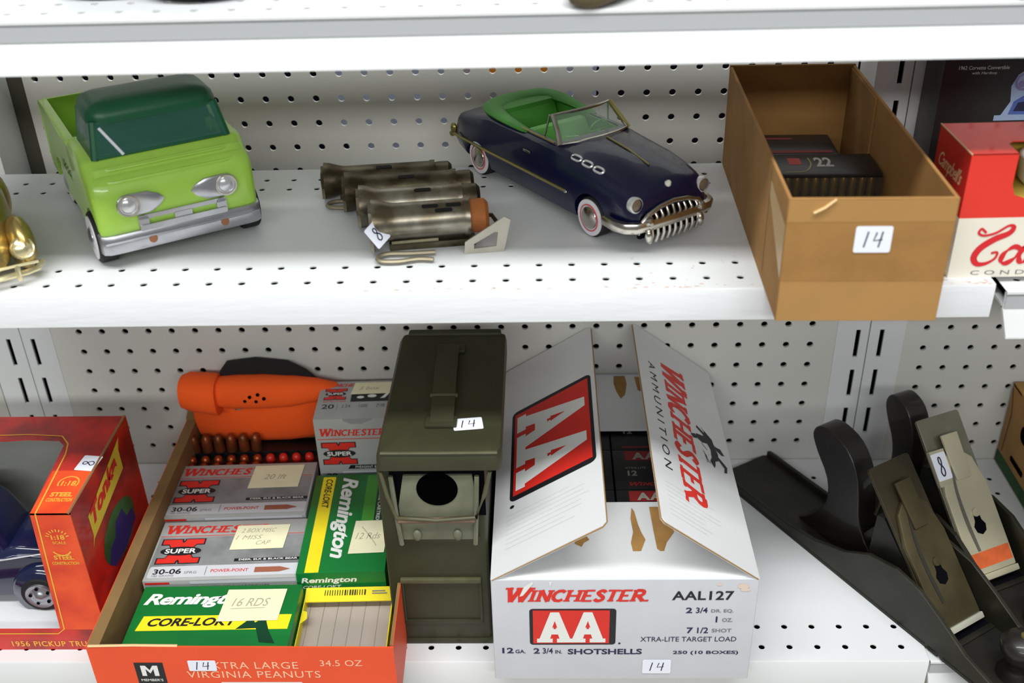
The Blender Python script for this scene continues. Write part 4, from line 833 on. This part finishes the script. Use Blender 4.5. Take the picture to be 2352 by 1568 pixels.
X_logo(f, 7, 36, 22, 20, t, 'L'); slab_text('WINCHESTER', f, 5, 60, 48, 6, red, t, space='L')
patch(f, [rect(35,31,W-1,50)], inkblack, t, 'printed_panel', .15, 'L'); patch(f, [oval(45,39,4,2.5,9), oval(57,41,5,3,9), [(66,36),(72,46),(75,45),(71,37)]], whitep, t, 'printed_birds', .3, 'L')
sticky(f, 34, 44, 42, 22, t, (('3 box', 8, 8, 22, 6),), 3)
# black cartridge tray with loose bullets
t = thing('bullet_tray', 'black bullet tray with rows of copper tips at tray back', 'ammunition', (109, -74, SL+2), 2.6)
build(MB().box(0,0,0,152,44,42), 'block', M('tray_black', (14,14,16), .4), t, bevel=1); build(MB().box(-1,26,30,153,46,47), 'back_step', M('tray_black', (14,14,16), .4), t, bevel=1)
cop = M('copper_bullet', (176, 84, 46), .35, .75); copr = M('red_tip', (206, 44, 30), .35); casing = M('dull_casing', (120, 92, 52), .4, .8, noise=.3, ns=120)
bl = lambda x, yy, z, R_, h, m, nm: build(MB().lathe([(R_,0),(R_,h*.5),(R_*.86,h*.78),(R_*.5,h*.95),(.1,h)], (x,yy,z), (0,0,1), 12), nm, m, t, smooth=60)
for k in range(10):
    bl(9+k*14.2, 15, 42, 4.8, 9, cop if k < 6 else copr, 'bullet_tip')
    if k < 6: bl(9+k*14.2, 4.8, 42, 4.4, 7, cop, 'bullet_tip')
for k in range(6):
    c_ = bl(9+k*13.6, 31.5, 47, 5.8, 21, cop, 'loose_bullet'); c_.data.materials[0] = M('aged_copper', (150, 72, 40), .4, .6, noise=.4, ns=80, rgb2=(96, 62, 30))
# blaze orange cap
org = M('blaze_orange', (255, 92, 16), .85, noise=.06, ns=15, bump=.15, bs=420)
t = thing('hunting_cap', 'blaze orange folded hunting cap behind the cartridge boxes', 'cap', (198, -40, SL+50))
def ysec(pts, n=16): # (x, yc, zc, ry, rz)
    return [[(x, yc+ry*math.copysign(abs(cos(2*pi*k/n))**.8, cos(2*pi*k/n)), zc+rz*math.copysign(abs(sin(2*pi*k/n))**.8, sin(2*pi*k/n))) for k in range(n)] for x, yc, zc, ry, rz in pts]
build(MB().loft(ysec([(116,-21,SL+94,5,28),(120,-21,SL+92,9,36),(150,-21,SL+90,11,40),(185,-21,SL+90,12,41),(220,-21,SL+90,12,40),(252,-21,SL+92,10,38),(261,-20,SL+94,6,30)])), 'crown', org, t, 'W', smooth=70)
build(MB().loft(ysec([(111,-36,SL+124,8,8),(114,-36,SL+124,17,17),(122,-36,SL+124,20,20),(136,-36,SL+122,20.5,21),(150,-36,SL+120,20.5,22),(153,-36,SL+119,20,21.5)], 20)), 'rolled_cuff', org, t, 'W', smooth=50)
build(MB().loft(ysec([(148,-34,SL+122,15,15),(170,-33,SL+121,17,18),(200,-32,SL+121,18,18),(230,-31,SL+120,16,16),(258,-29,SL+120,12,12),(278,-27,SL+119,8,7),(292,-25,SL+118,3,2)], 18)), 'rolled_brim', org, t, 'W', smooth=70)
build(MB().loft(ysec([(152,-17,SL+134,3,4),(160,-16,SL+136,10,12),(190,-15,SL+138,11,13),(225,-14,SL+134,10,12),(244,-14,SL+128,6,8),(256,-14,SL+122,2,3)], 14)), 'dark_lining', M('black_cloth', (30,24,26), .95, bump=.1, bs=400), t, 'W', smooth=70)
for xx, zz in ((190,125),(199,128),(205,123),(196,119),(184,119.5)): build(MB().lathe([(1.9,0),(1.9,1.2),(.1,1.3)], (xx,-50.2 if zz > 121 else -49.2,SL+zz), (0,-1,.15), 10), 'vent_eyelet', dark, t, 'W')
fe = Fr((161,-33.4,SL+96),(1,0,.0),(0,0,1)); po = []
for k in range(16): po += ribbon([(random.uniform(0,17), random.uniform(0,19)), (random.uniform(3,14), random.uniform(3,16))], 1.1)
e_ = patch(fe, [oval(8.5,9.5,7.5,9,14)], M('badge_grey', (150,120,90), .8), t, 'badge', .3); patch(fe, po, inkblack, e_, 'badge_print', .5)

# ---- olive drab ammunition can
od = M('olive_drab', (50, 51, 28), .5, noise=.22, ns=22, bump=.08, bs=90); odw = M('olive_worn', (84, 82, 56), .45, noise=.25, ns=60); lat = M('latch_grey_green', (112, 114, 94), .5, noise=.25, ns=50)
cn = thing('ammunition_can', 'tall olive green steel ammunition can tagged 14 on its lid', 'ammunition can', (406, -278, SL))
bx0, bx1, by0, by1, zt = 361, 452, -277, -106, 26
build(MB().box(bx0,by0,SL,bx1,by1,zt), 'body', od, cn, 'W', bevel=4, seg=3)
build(MB().box(bx0-1,by0-2,SL,bx1+1,by1+2,SL+6), 'bottom_rim', od, cn, 'W', bevel=1.5)
mb = MB(); mb.loft([[(a, b, z) for a, b in rrect(x0, y0, x1, y1, 5, 4)] for x0, y0, x1, y1, z in ((364,-283,465,-98,28),(363,-287,467,-96,31),(364,-287,467,-96,44),(367,-284,466,-96,49),(374,-278,460,-100,50.5))]); build(mb, 'lid', od, cn, 'W', smooth=35)
build(MB().box(372,-101,44,462,-92,53), 'lid_hinge', od, cn, 'W', bevel=3)
build(MB().tube([(368,-286,48.5),(415,-286.6,48.8),(464,-286,48.5)], 1.4, 6), 'lid_worn_edge', odw, cn, 'W')
st = build(MB().loft([[(404,-124,z1),(424,-124,z1),(424,-124,z1+2),(404,-124,z1+2)] for z1 in (51,)]+[[(404+a,yy,z1),(424+a,yy,z1),(424+a,yy,z1+2.4),(404+a,yy,z1+2.4)] for a, yy, z1 in ((0,-140,56),(1,-180,60),(2,-225,57),(2,-252,51))]), 'handle_strap', od, cn, 'W', smooth=30)
for yy in (-128, -248): build(MB().box(402,yy-7,50.5,429,yy+7,54), 'handle_bracket', od, st, 'W', bevel=1.5)
build(MB().box(404,-219,57.6,428,-216,60.6), 'strap_buckle', odw, st, 'W', bevel=.6)
price_tag(Fr((427,-259,50.6),(1,.12,0),(-.15,1,0)), 0, 0, 25, 17, '14', cn, h=.5)
# latch: pivoting grey plate with round opening, bail wire, cross bar
build(MB().box(372,by0-1.2,-24,452,by0-.1,26), 'latch_recess', dark, cn, 'W', smooth=0)
mb = MB(); pl = [(378,-48),(442,-48),(446,-10),(442,22),(384,22),(378,-10)]
lp = build(MB().prism(pl, (0,by0-2,0), (1,0,0), (0,0,1), 3), 'latch_plate', lat, cn, 'W', bevel=.8)
build(MB().lathe([(17.5,0),(17.5,.5)], (412,by0-5.05,8), (0,-1,0), 30), 'latch_opening', M('void_black', (4,4,5), .95), lp, 'W')
for xx in (378, 442): build(MB().tube([(xx-4 if xx < 400 else xx+4,by0-6,22),(xx-2 if xx < 400 else xx+2,by0-7,-20),(xx,by0-6,-52)], 2.2, 6), 'latch_side', lat, lp, 'W')
build(MB().tube([(377,by0-7.5,-24),(443,by0-7.5,-24)], 2.6, 8), 'cross_bar', M('rusty_bar', (140,112,96), .5, .4, noise=.3, ns=60), lp, 'W')
for xx in (392, 427): build(MB().ellipsoid((xx,by0-6,-42), (4,2.5,6), 10, 6), 'latch_rivet', lat, lp, 'W')
build(MB().tube([(366,by0-7,28),(370,by0-9,5),(376,by0-9,-20),(410,by0-9,-23),(444,by0-9,-20),(452,by0-9,5),(457,by0-7,28)], 1.9, 7), 'bail_wire', odw, cn, 'W', smooth=60)
build(MB().box(374,by0-3.5,-52,446,by0-.1,-47), 'latch_base', od, cn, 'W', bevel=1.5)
build(MB().box(372,by0-4,-101,445,by0+1,-96), 'pressed_rib', odw, cn, 'W', bevel=1.8)
for a in ((372,-150,375,-98),(442,-150,445,-98),(372,-152,445,-148)): build(MB().box(a[0],by0-1.8,a[1],a[2],by0+1,a[3]), 'pressed_edge', od, cn, 'W', bevel=.8)

# ---- white shotshell case with its flaps up
cw_ = M('case_white', (205, 206, 214), .5, noise=.04, ns=30); cwi = M('case_white_face', (224, 224, 226), .5, noise=.03, ns=12)
x0, x1, y0, y1, zt = 456, 681, -321, -4, -58
cs = thing('shotshell_case', 'white shotshell case with raised side flaps and red emblem, tagged 14', 'box', (568, y0, SL))
build(MB().box(x0,y0,SL,x1,y0+3,zt), 'front_panel', cw_, cs, 'W', bevel=1.6, seg=3); build(MB().box(x0,y1-3,SL,x1,y1,zt), 'back_panel', cw_, cs, 'W', smooth=0)
build(MB().box(x0,y0+3,SL,x0+3,y1-3,zt), 'side_panel', cw_, cs, 'W', smooth=0); build(MB().box(x1-3,y0+3,SL,x1,y1-3,zt), 'side_panel', cw_, cs, 'W', smooth=0)
build(MB().box(x0+3,y0+3,SL+.1,x1-3,y1-3,SL+3), 'base_panel', kraft_in, cs, 'W', smooth=0)
mb = MB(); mb.loft([[(a, yy, zz), (b, yy, zz), (b, yy, zz-2.4), (a, yy, zz-2.4)] for a, b, yy, zz in ((x0+2,x1-2,y0+.3,zt-1.6),(x0+2,x1-2,y0+2.2,zt+.8),(x0+3,x1-3,y0+8,zt+.9),(x0+3.5,x1-3.5,y0+60,zt-.5),(x0+4,x1-4,-219,zt-1.5))]); ff_ = build(mb, 'front_flap', cwi, cs, 'W', smooth=60)
bf_ = build(MB().box(x0+4,-106,zt-3,x1-4,y1-.5,zt-.5), 'back_flap', cwi, cs, 'W', smooth=0)
def flap(sgn, hx, tx, tz, m):
    d = Vector((tx-hx, 0, tz-zt)); L = d.length; u = d.normalized()
    fr = Fr((hx, 0, zt), (0,-1,0), u) if sgn < 0 else Fr((hx, 0, zt), (0,-1,0), -u)
    # local: x runs toward the viewer (-Y), y runs up the letters
    k = 1 if sgn < 0 else -1
    poly = [(-y1, 0), (-y0, 0), (-y0-.5, k*(L-4)), (-y0-4, k*L), (-y1+3, k*L), (-y1, k*(L-4))]
    if k < 0: poly = poly[::-1]
    o = build(MB().prism(poly, fr.at(0,0,-2.6), fr.x, fr.y, 2.6), 'side_flap', [m], cs, 'W', smooth=0)
    ed = [(-y0-.5, k*.5), (-y0-.8, k*(L-4)), (-y0-4, k*(L-.2)), (-y1+3, k*(L-.2))]
    build(MB().tube([fr.at(a, b, -1.4) for a, b in ed], .9, 5), 'raw_edge', M('raw_card_edge', (150,116,70), .9), o, 'W')
    return o, fr, L
lf, fl, L = flap(-1, x0, 552, 2, cwi)
AA_logo(fl, 92, 17, 141, 92, lf, border=6, shadow=1); patch(fl, [oval(240, 20, 2.2, 2.4, 10)], inkblack, lf, 'printed_dot', .3)
rf, fq, L = flap(1, x1, 597, 6, cwi)
slab_text('WINCHESTER.', fq, 46, -73, 228, 27, red, rf, stroke=.24, shear=.24, big=1.2)
text('AMMUNITION', fq, 66, -92, 174, 8.5, inkblack, rf, sp=1.55)
hr = [[(128,-44),(134,-40),(140,-43),(150,-40),(160,-36),(170,-37),(176,-33),(171,-28),(160,-27),(150,-30),(140,-31)],[(140,-43),(134,-50),(130,-49),(136,-41)],[(150,-30),(148,-22),(156,-18),(158,-22),(155,-28)],[(168,-30),(178,-22),(186,-24),(184,-20),(174,-18),(165,-27)],[(170,-36),(180,-40),(188,-36),(182,-34),(174,-33)],[(142,-40),(146,-52),(152,-54),(156,-46),(152,-38)],[(148,-54),(152,-60),(157,-57),(154,-52)]]
hp_ = patch(fq, [[(q[0]+4, q[1]+10) for q in po] for po in hr], inkblack, rf, 'rider_emblem', .3)
po = []
for k in range(12): po += ribbon([(random.uniform(132,190), random.uniform(-38,-12)), (random.uniform(132,190), random.uniform(-38,-12))], .8)
patch(fq, [q for q in po if abs(q[0][0]-q[1][0]) < 18], inkblack, rf, 'rider_emblem_lines', .35)
faint = M('faint_print', (212,211,213), .6)
for fr_, par, xx, yy0, yy1 in ((fl, lf, 250, 14, 100), (fq, rf, 262, -95, -30)):
    patch(fr_, [rect(xx+k*6, yy0, xx+k*6+1.0, yy1-random.uniform(0,26)) for k in range(8)], faint, par, 'small_print', .15)
tearm = M('torn_kraft', (172, 128, 70), .9, noise=.25, ns=40)
fp = Fr((0,0,zt-.9),(1,0,0),(0,1,0))
def tear(pts, par, dz): patch(fp, [pts], tearm, par, 'torn_patch', dz)
tear([(529,-266),(534,-258),(538,-266),(541,-272),(536,-276),(534,-281),(528,-277)], ff_, 1.1); tear([(581,-229),(583,-234),(585,-252),(587,-262),(590,-272),(584,-290),(578,-288),(577,-276),(580,-262),(579,-244)], ff_, 1.1)
tear([(597,-228),(610,-228),(613,-248),(616,-262),(608,-276),(604,-290),(599,-284),(598,-260)], ff_, 1.1)
tear([(578,-8),(590,-8),(591,-24),(588,-44),(583,-52),(579,-38),(577,-22)], bf_, .8); tear([(600,-10),(612,-10),(612,-42),(602,-36)], bf_, .8)
fF = Fr((0,y0,0),(1,0,0),(0,0,1))
slab_text('WINCHESTER.', fF, 466, -83, 124, 14.5, red, cs, stroke=.25, shear=.3, big=1.25)
nvy = M('print_navy', (34,34,74), .5)
text('AAL127', fF, 609, -82, 52, 10.5, inkblack, cs, bold=.025, sp=1.05)
def rt_text(s, xr, yb, w_, h_, m=nvy, b=.01): text(s, fF, xr-w_, yb, w_, h_, m, cs, bold=b)
rt_text('2', 627, -97, 5.5, 6.5, nvy, .03); rt_text('3/4', 640, -97, 10, 6.5, nvy, .02); rt_text('DR. EQ.', 662, -97, 19, 4.4, greyp, .02)
rt_text('1', 649, -108, 1.5, 7, nvy, .0); rt_text('OZ.', 662, -107.5, 9, 4.4, greyp, .02)
rt_text('7', 629, -121, 5.5, 7, nvy, .03); rt_text('1/2', 642, -121, 9.5, 7, nvy, .02); rt_text('SHOT', 662, -120, 17, 4.4, greyp, .02)
rt_text('XTRA-LITE TARGET LOAD', 667, -131, 83, 5.8, nvy, .005)
text('12', fF, 463.5, -145, 10, 6.8, nvy, cs, bold=.03); text('GA.', fF, 475, -145, 9, 4.4, nvy, cs, bold=.02); text('2', fF, 491, -145.5, 5.5, 6.8, nvy, cs, bold=.03); text('3/4', fF, 499, -145.5, 9, 6.8, nvy, cs, bold=.02); text('IN.', fF, 510, -145.5, 6, 4.4, nvy, cs, bold=.02)
text('SHOTSHELLS', fF, 521, -146.5, 65, 6.8, nvy, cs, bold=.03); text('250 (10 BOXES)', fF, 613, -147.5, 57, 5.2, nvy, cs, bold=.025)
AA_logo(fF, 488, -134.5, 74.5, 43, cs, border=3.0, shadow=2.6); patch(fF, [oval(566,-133,1.1,1.1,8)], inkblack, cs, 'printed_dot', .3)
price_tag(fF, 587, -170, 25, 17, '14', cs, dig=.6)
patch(fF, [[(484,-66),(491,-60),(492,-62),(483,-76),(480,-77)], [(505,-60),(508,-60),(506,-66)]], whitep, cs, 'scuff', .4); patch(fF, [oval(648,-64,2.5,1.6,9), oval(668,-66,5,3,10), oval(670,-70,4.4,2,10)], M('scuff_tan', (226,204,190), .7), cs, 'scuff', .35)
# ten black shell boxes inside the case
sb = M('shell_box_black', (20,19,22), .4); sdk = M('shell_print_red', (140,30,30), .5); spl = M('shell_print_pale', (150,152,140), .6)
for cxi, xa in enumerate((460, 569)):
    for k in range(5):
        yb = -7.5-62*(k+1)
        lab = 'black shotshell box inside the white case, %s column, %s from the back' % (('left', 'right')[cxi], ('first', 'second', 'third', 'fourth', 'fifth')[k])
        t = thing('shell_box', lab, 'ammunition', (xa, yb, SL+3), 0, 'black shell boxes inside the white case')
        build(MB().box(0,0,0,107.5,61,110), 'carton', sb, t, bevel=.7)
        if k in (1, 2, 3):
            f = Fr((0,0,110),(1,0,0),(0,1,0))
            text('12', f, 13, 26 if k == 1 else 20, 9, 8, spl, t, bold=.03, space='L'); text('XTRA-LITE', f, 11, 38 if k == 1 else 31, 20, 2.6, spl, t, space='L')
            slab_text('WINCHESTER', f, 12, 5, 60, 5, sdk, t, space='L') if k != 1 else None
            patch(f, [rect(12,44,66,59)] if k != 1 else [rect(10,3,60,5)], sdk, t, 'printed_panel', .15, 'L')
            if k != 1: text('AA', f, 19, 45.5, 24, 11, spl, t, bold=.04, sp=1.2, h=.35, space='L')

# ---- hand planes
def plane(label, loc, yaw, L, lx, tote, m_body, m_side, m_cap, m_iron, m_tote, extra):
    t = thing('hand_plane', label, 'hand plane', loc, yaw, 'iron hand planes on the lower shelf')
    hw = 37
    so = MB(); so.prism(rrect(0,-hw,lx-2,hw,4), (0,0,0), (1,0,0), (0,1,0), 5); so.prism(rrect(lx+7,-hw,L,hw,7), (0,0,0), (1,0,0), (0,1,0), 5)
    for s in (-1, 1): so.box(lx-3, s*hw-(6 if s > 0 else 0), 0, lx+8, s*hw+(6 if s < 0 else 0), 5)
    body = build(so, 'sole', m_body, t, smooth=30)
    a = lx-298; pr = [(2,2),(L-2,2),(L-1,12),(L-30,14),(lx+110,14),(lx+66,15),(lx+34,24),(lx+4,41),(lx-24,55),(lx-52,59),(lx-84,52),(lx-112,34),(lx-150,20),(lx-190,13),(2,11)]
    pr = [(max(2,q[0]), q[1]) for q in pr]
    for s in (-1, 1): build(MB().prism(pr, (0, s*hw+(0 if s > 0 else 4.5), 0), (1,0,0), (0,0,1), 4.5), 'cheek', m_side, t, smooth=0, bevel=.8, seg=1)
    build(MB().box(lx+9,-hw+5,5,lx+15,hw-5,7), 'mouth_rib', m_body, t, bevel=.8); build(MB().box(lx-2,-hw+5,4.5,lx+8,hw-5,5.2), 'mouth', dark, t, smooth=0)
    build(MB().prism([(lx-96,5),(lx-2,5),(lx-4,9),(lx-84,90),(lx-92,88)], (0,24,0), (1,0,0), (0,0,1), 48), 'frog', m_body, t, smooth=0)
    # blade and lever cap at 45 degrees; frame: x across, y up the slope
    sl = Fr((lx,0,6), (0,1,0), Vector((-108,0,118)).normalized()); sl2 = Fr(sl.o, -sl.x, sl.y) if sl.n.x < 0 else sl
    f = sl if sl.n.x > 0 else sl2
    LN = 166
    build(MB().prism(rrect(-26,0,26,LN,3), f.at(0,0,0), f.x, f.y, 3.4), 'blade', m_iron, t, smooth=0, bevel=.6)
    build(MB().prism([(-26,8),(26,8),(26,90),(19,118),(8,128),(-8,128),(-19,118),(-26,90)], f.at(0,0,3.4), f.x, f.y, 5), 'lever_cap', m_cap, t, smooth=30, bevel=2)
    cp_ = build(MB().prism([(-26,2),(26,2),(26,8),(-26,8)], f.at(0,0,3.4), f.x, f.y, 7), 'cap_lip', extra['lip'], t, bevel=1)
    build(MB().prism([(a_*1.0, 56+b_) for a_, b_ in ((-3,12),(3,12),(4,2),(7,-3),(5.5,-9),(0,-12),(-5.5,-9),(-7,-3),(-4,2))], f.at(0,0,8.45), f.x, f.y, .25), 'keyhole', dark, t, smooth=0)
    build(MB().lathe([(4.4,0),(4.2,1.6),(.1,2)], f.at(0,66,8.4), f.n, 12), 'cap_screw', m_cap, t)
    build(MB().prism(spline([(-12,30),(-15,60),(-14,90),(-9,116)],4)+spline([(-7,116),(-11,90),(-11,60),(-9,30)],4), f.at(0,0,8.3), f.x, f.y, .8), 'cap_groove', extra['groove'], t, smooth=0)
    build(MB().prism([(-9,100),(9,100),(10,146),(-10,146)], f.at(0,0,8.4), f.x, f.y, 3), 'cam_lever', m_cap, t, bevel=1.4)
    # tote
    tp_ = [(100,5),(116,20),(133,48),(130,76),(112,100),(104,116),(110,128),(126,131),(148,124),(165,104),(172,80),(178,52),(195,28),(226,15),(226,5)]
    tp_ = spline([tote(q) for q in tp_], 3)
    build(MB().prism(tp_, (0,12,0), (1,0,0), (0,0,1), 24), 'tote', m_tote, t, smooth=50, bevel=8, seg=4)
    kx = lx+60
    build(MB().lathe([(15,5),(16,8),(11,14),(10,20),(14,27),(18,36),(17.5,44),(12,50),(.1,52)], (kx,0,0), (0,0,1), 22), 'knob', m_tote, t, smooth=70); build(MB().lathe([(4,0),(3.6,1.4),(.1,1.6)], (kx,0,51.6), (0,0,1), 12), 'knob_screw', brassy, t)
    build(MB().lathe([(15,0),(16,2),(16,7),(15,9)], (lx-108,0,52), (1,0,-.6), 20), 'depth_wheel', m_body, t)
    build(MB().tube([(lx-112,0,64),(lx-104,0,112)], 2, 6), 'lateral_lever', m_iron, t)
    return t, f
japan = M('black_japan', (30,27,19), .5, noise=.35, ns=30, rgb2=(16,15,12)); oldsteel = M('dull_grey_steel', (44,42,32), .45, .3, noise=.3, ns=30); dulliron = M('brown_iron', (98,88,62), .42, .6, noise=.3, ns=26); cleanst = M('bright_steel', (204,196,168), .3, .35, noise=.12, ns=20)
totem = M('dark_tote_wood', (26,21,18), .45, coat=.3, noise=.3, ns=20); bright = M('polished_edge', (196,194,178), .3, .3); grv = M('groove_dark', (40,36,30), .6)
plane('long dark brown hand plane nearest the white case, no tag', (726.5, -15.5, SL), -58.4, 470, 298, lambda q: q, japan, oldsteel, dulliron, M('iron_dark', (74,66,48), .5, .5, noise=.4, ns=30), totem, {'lip': bright, 'groove': grv})
pb, fb = plane('hand plane with bright steel lever cap and black handle, tagged 8', (864.5, -37, SL), -66, 258, 181, lambda q: ((q[0]-100)*.72+10, q[1]*.98), japan, oldsteel, cleanst, M('grey_iron', (150,148,132), .35, .8, noise=.2, ns=30), totem, {'lip': cleanst, 'groove': M('groove_light', (96,92,84), .4)})
orl = M('orange_label', (214,96,44), .6, noise=.2, ns=80)
patch(fb, [rect(-24,14,24,29)], orl, pb, 'orange_label', 8.6, 'L'); text('USED', fb, -18, 18, 34, 7, M('label_brown', (140,60,30), .7), pb, h=8.8, space='L') if False else None
price_tag(fb.sub(0,0,0), -28, 104, 17, 27, '8', pb, 'L', 8.7, .7)
build(MB().prism([(-28,98),(-10,98),(-10,134),(-28,134)], fb.at(0,0,3.5), fb.x, fb.y, 5), 'cap_shoulder', cleanst, pb, bevel=.8)

# ---- brown fruit-style carton at the right edge
gcart = M('carton_tan', (176,132,72), .85, noise=.25, ns=18); gband = M('carton_green_band', (40,88,44), .8, noise=.4, ns=30)
t = thing('open_carton', 'tan carton with green lower edge and hand hole at right', 'box', (1012, -150, SL))
build(MB().box(1012,-150,SL,1016,-4,SL+104), 'side_panel', gcart, t, 'W', bevel=1); build(MB().box(1016,-7,SL,1250,-4,SL+104), 'back_panel', gcart, t, 'W', smooth=0); build(MB().box(1016,-150,SL,1250,-147,SL+70), 'front_panel', gcart, t, 'W', smooth=0); build(MB().box(1016,-147,SL+.1,1250,-7,SL+3), 'base_panel', gcart, t, 'W', smooth=0); build(MB().box(1246,-147,SL,1250,-7,SL+104), 'side_panel', gcart, t, 'W', smooth=0)
fc = Fr((1012,0,SL),(0,-1,0),(0,0,1))
patch(fc, [rect(4,.5,150,16)], gband, t, 'green_band', .15); patch(fc, [rrect(44,58,86,78,9)], dark, t, 'hand_hole', .25); patch(fc, [rrect(36,24,70,31,3)], dark, t, 'slot', .25); patch(fc, ribbon([(6,98),(16,70),(14,20)], 2), M('carton_crease', (96,64,36), .9), t, 'crease', .2)
build(MB().hexa([(1012,-30,SL+100),(1040,-30,SL+100),(1040,-4,SL+100),(1012,-4,SL+100),(1012,-26,SL+105),(1036,-26,SL+105),(1036,-4,SL+105),(1012,-4,SL+105)]), 'corner_post', gcart, t, 'W', bevel=1)
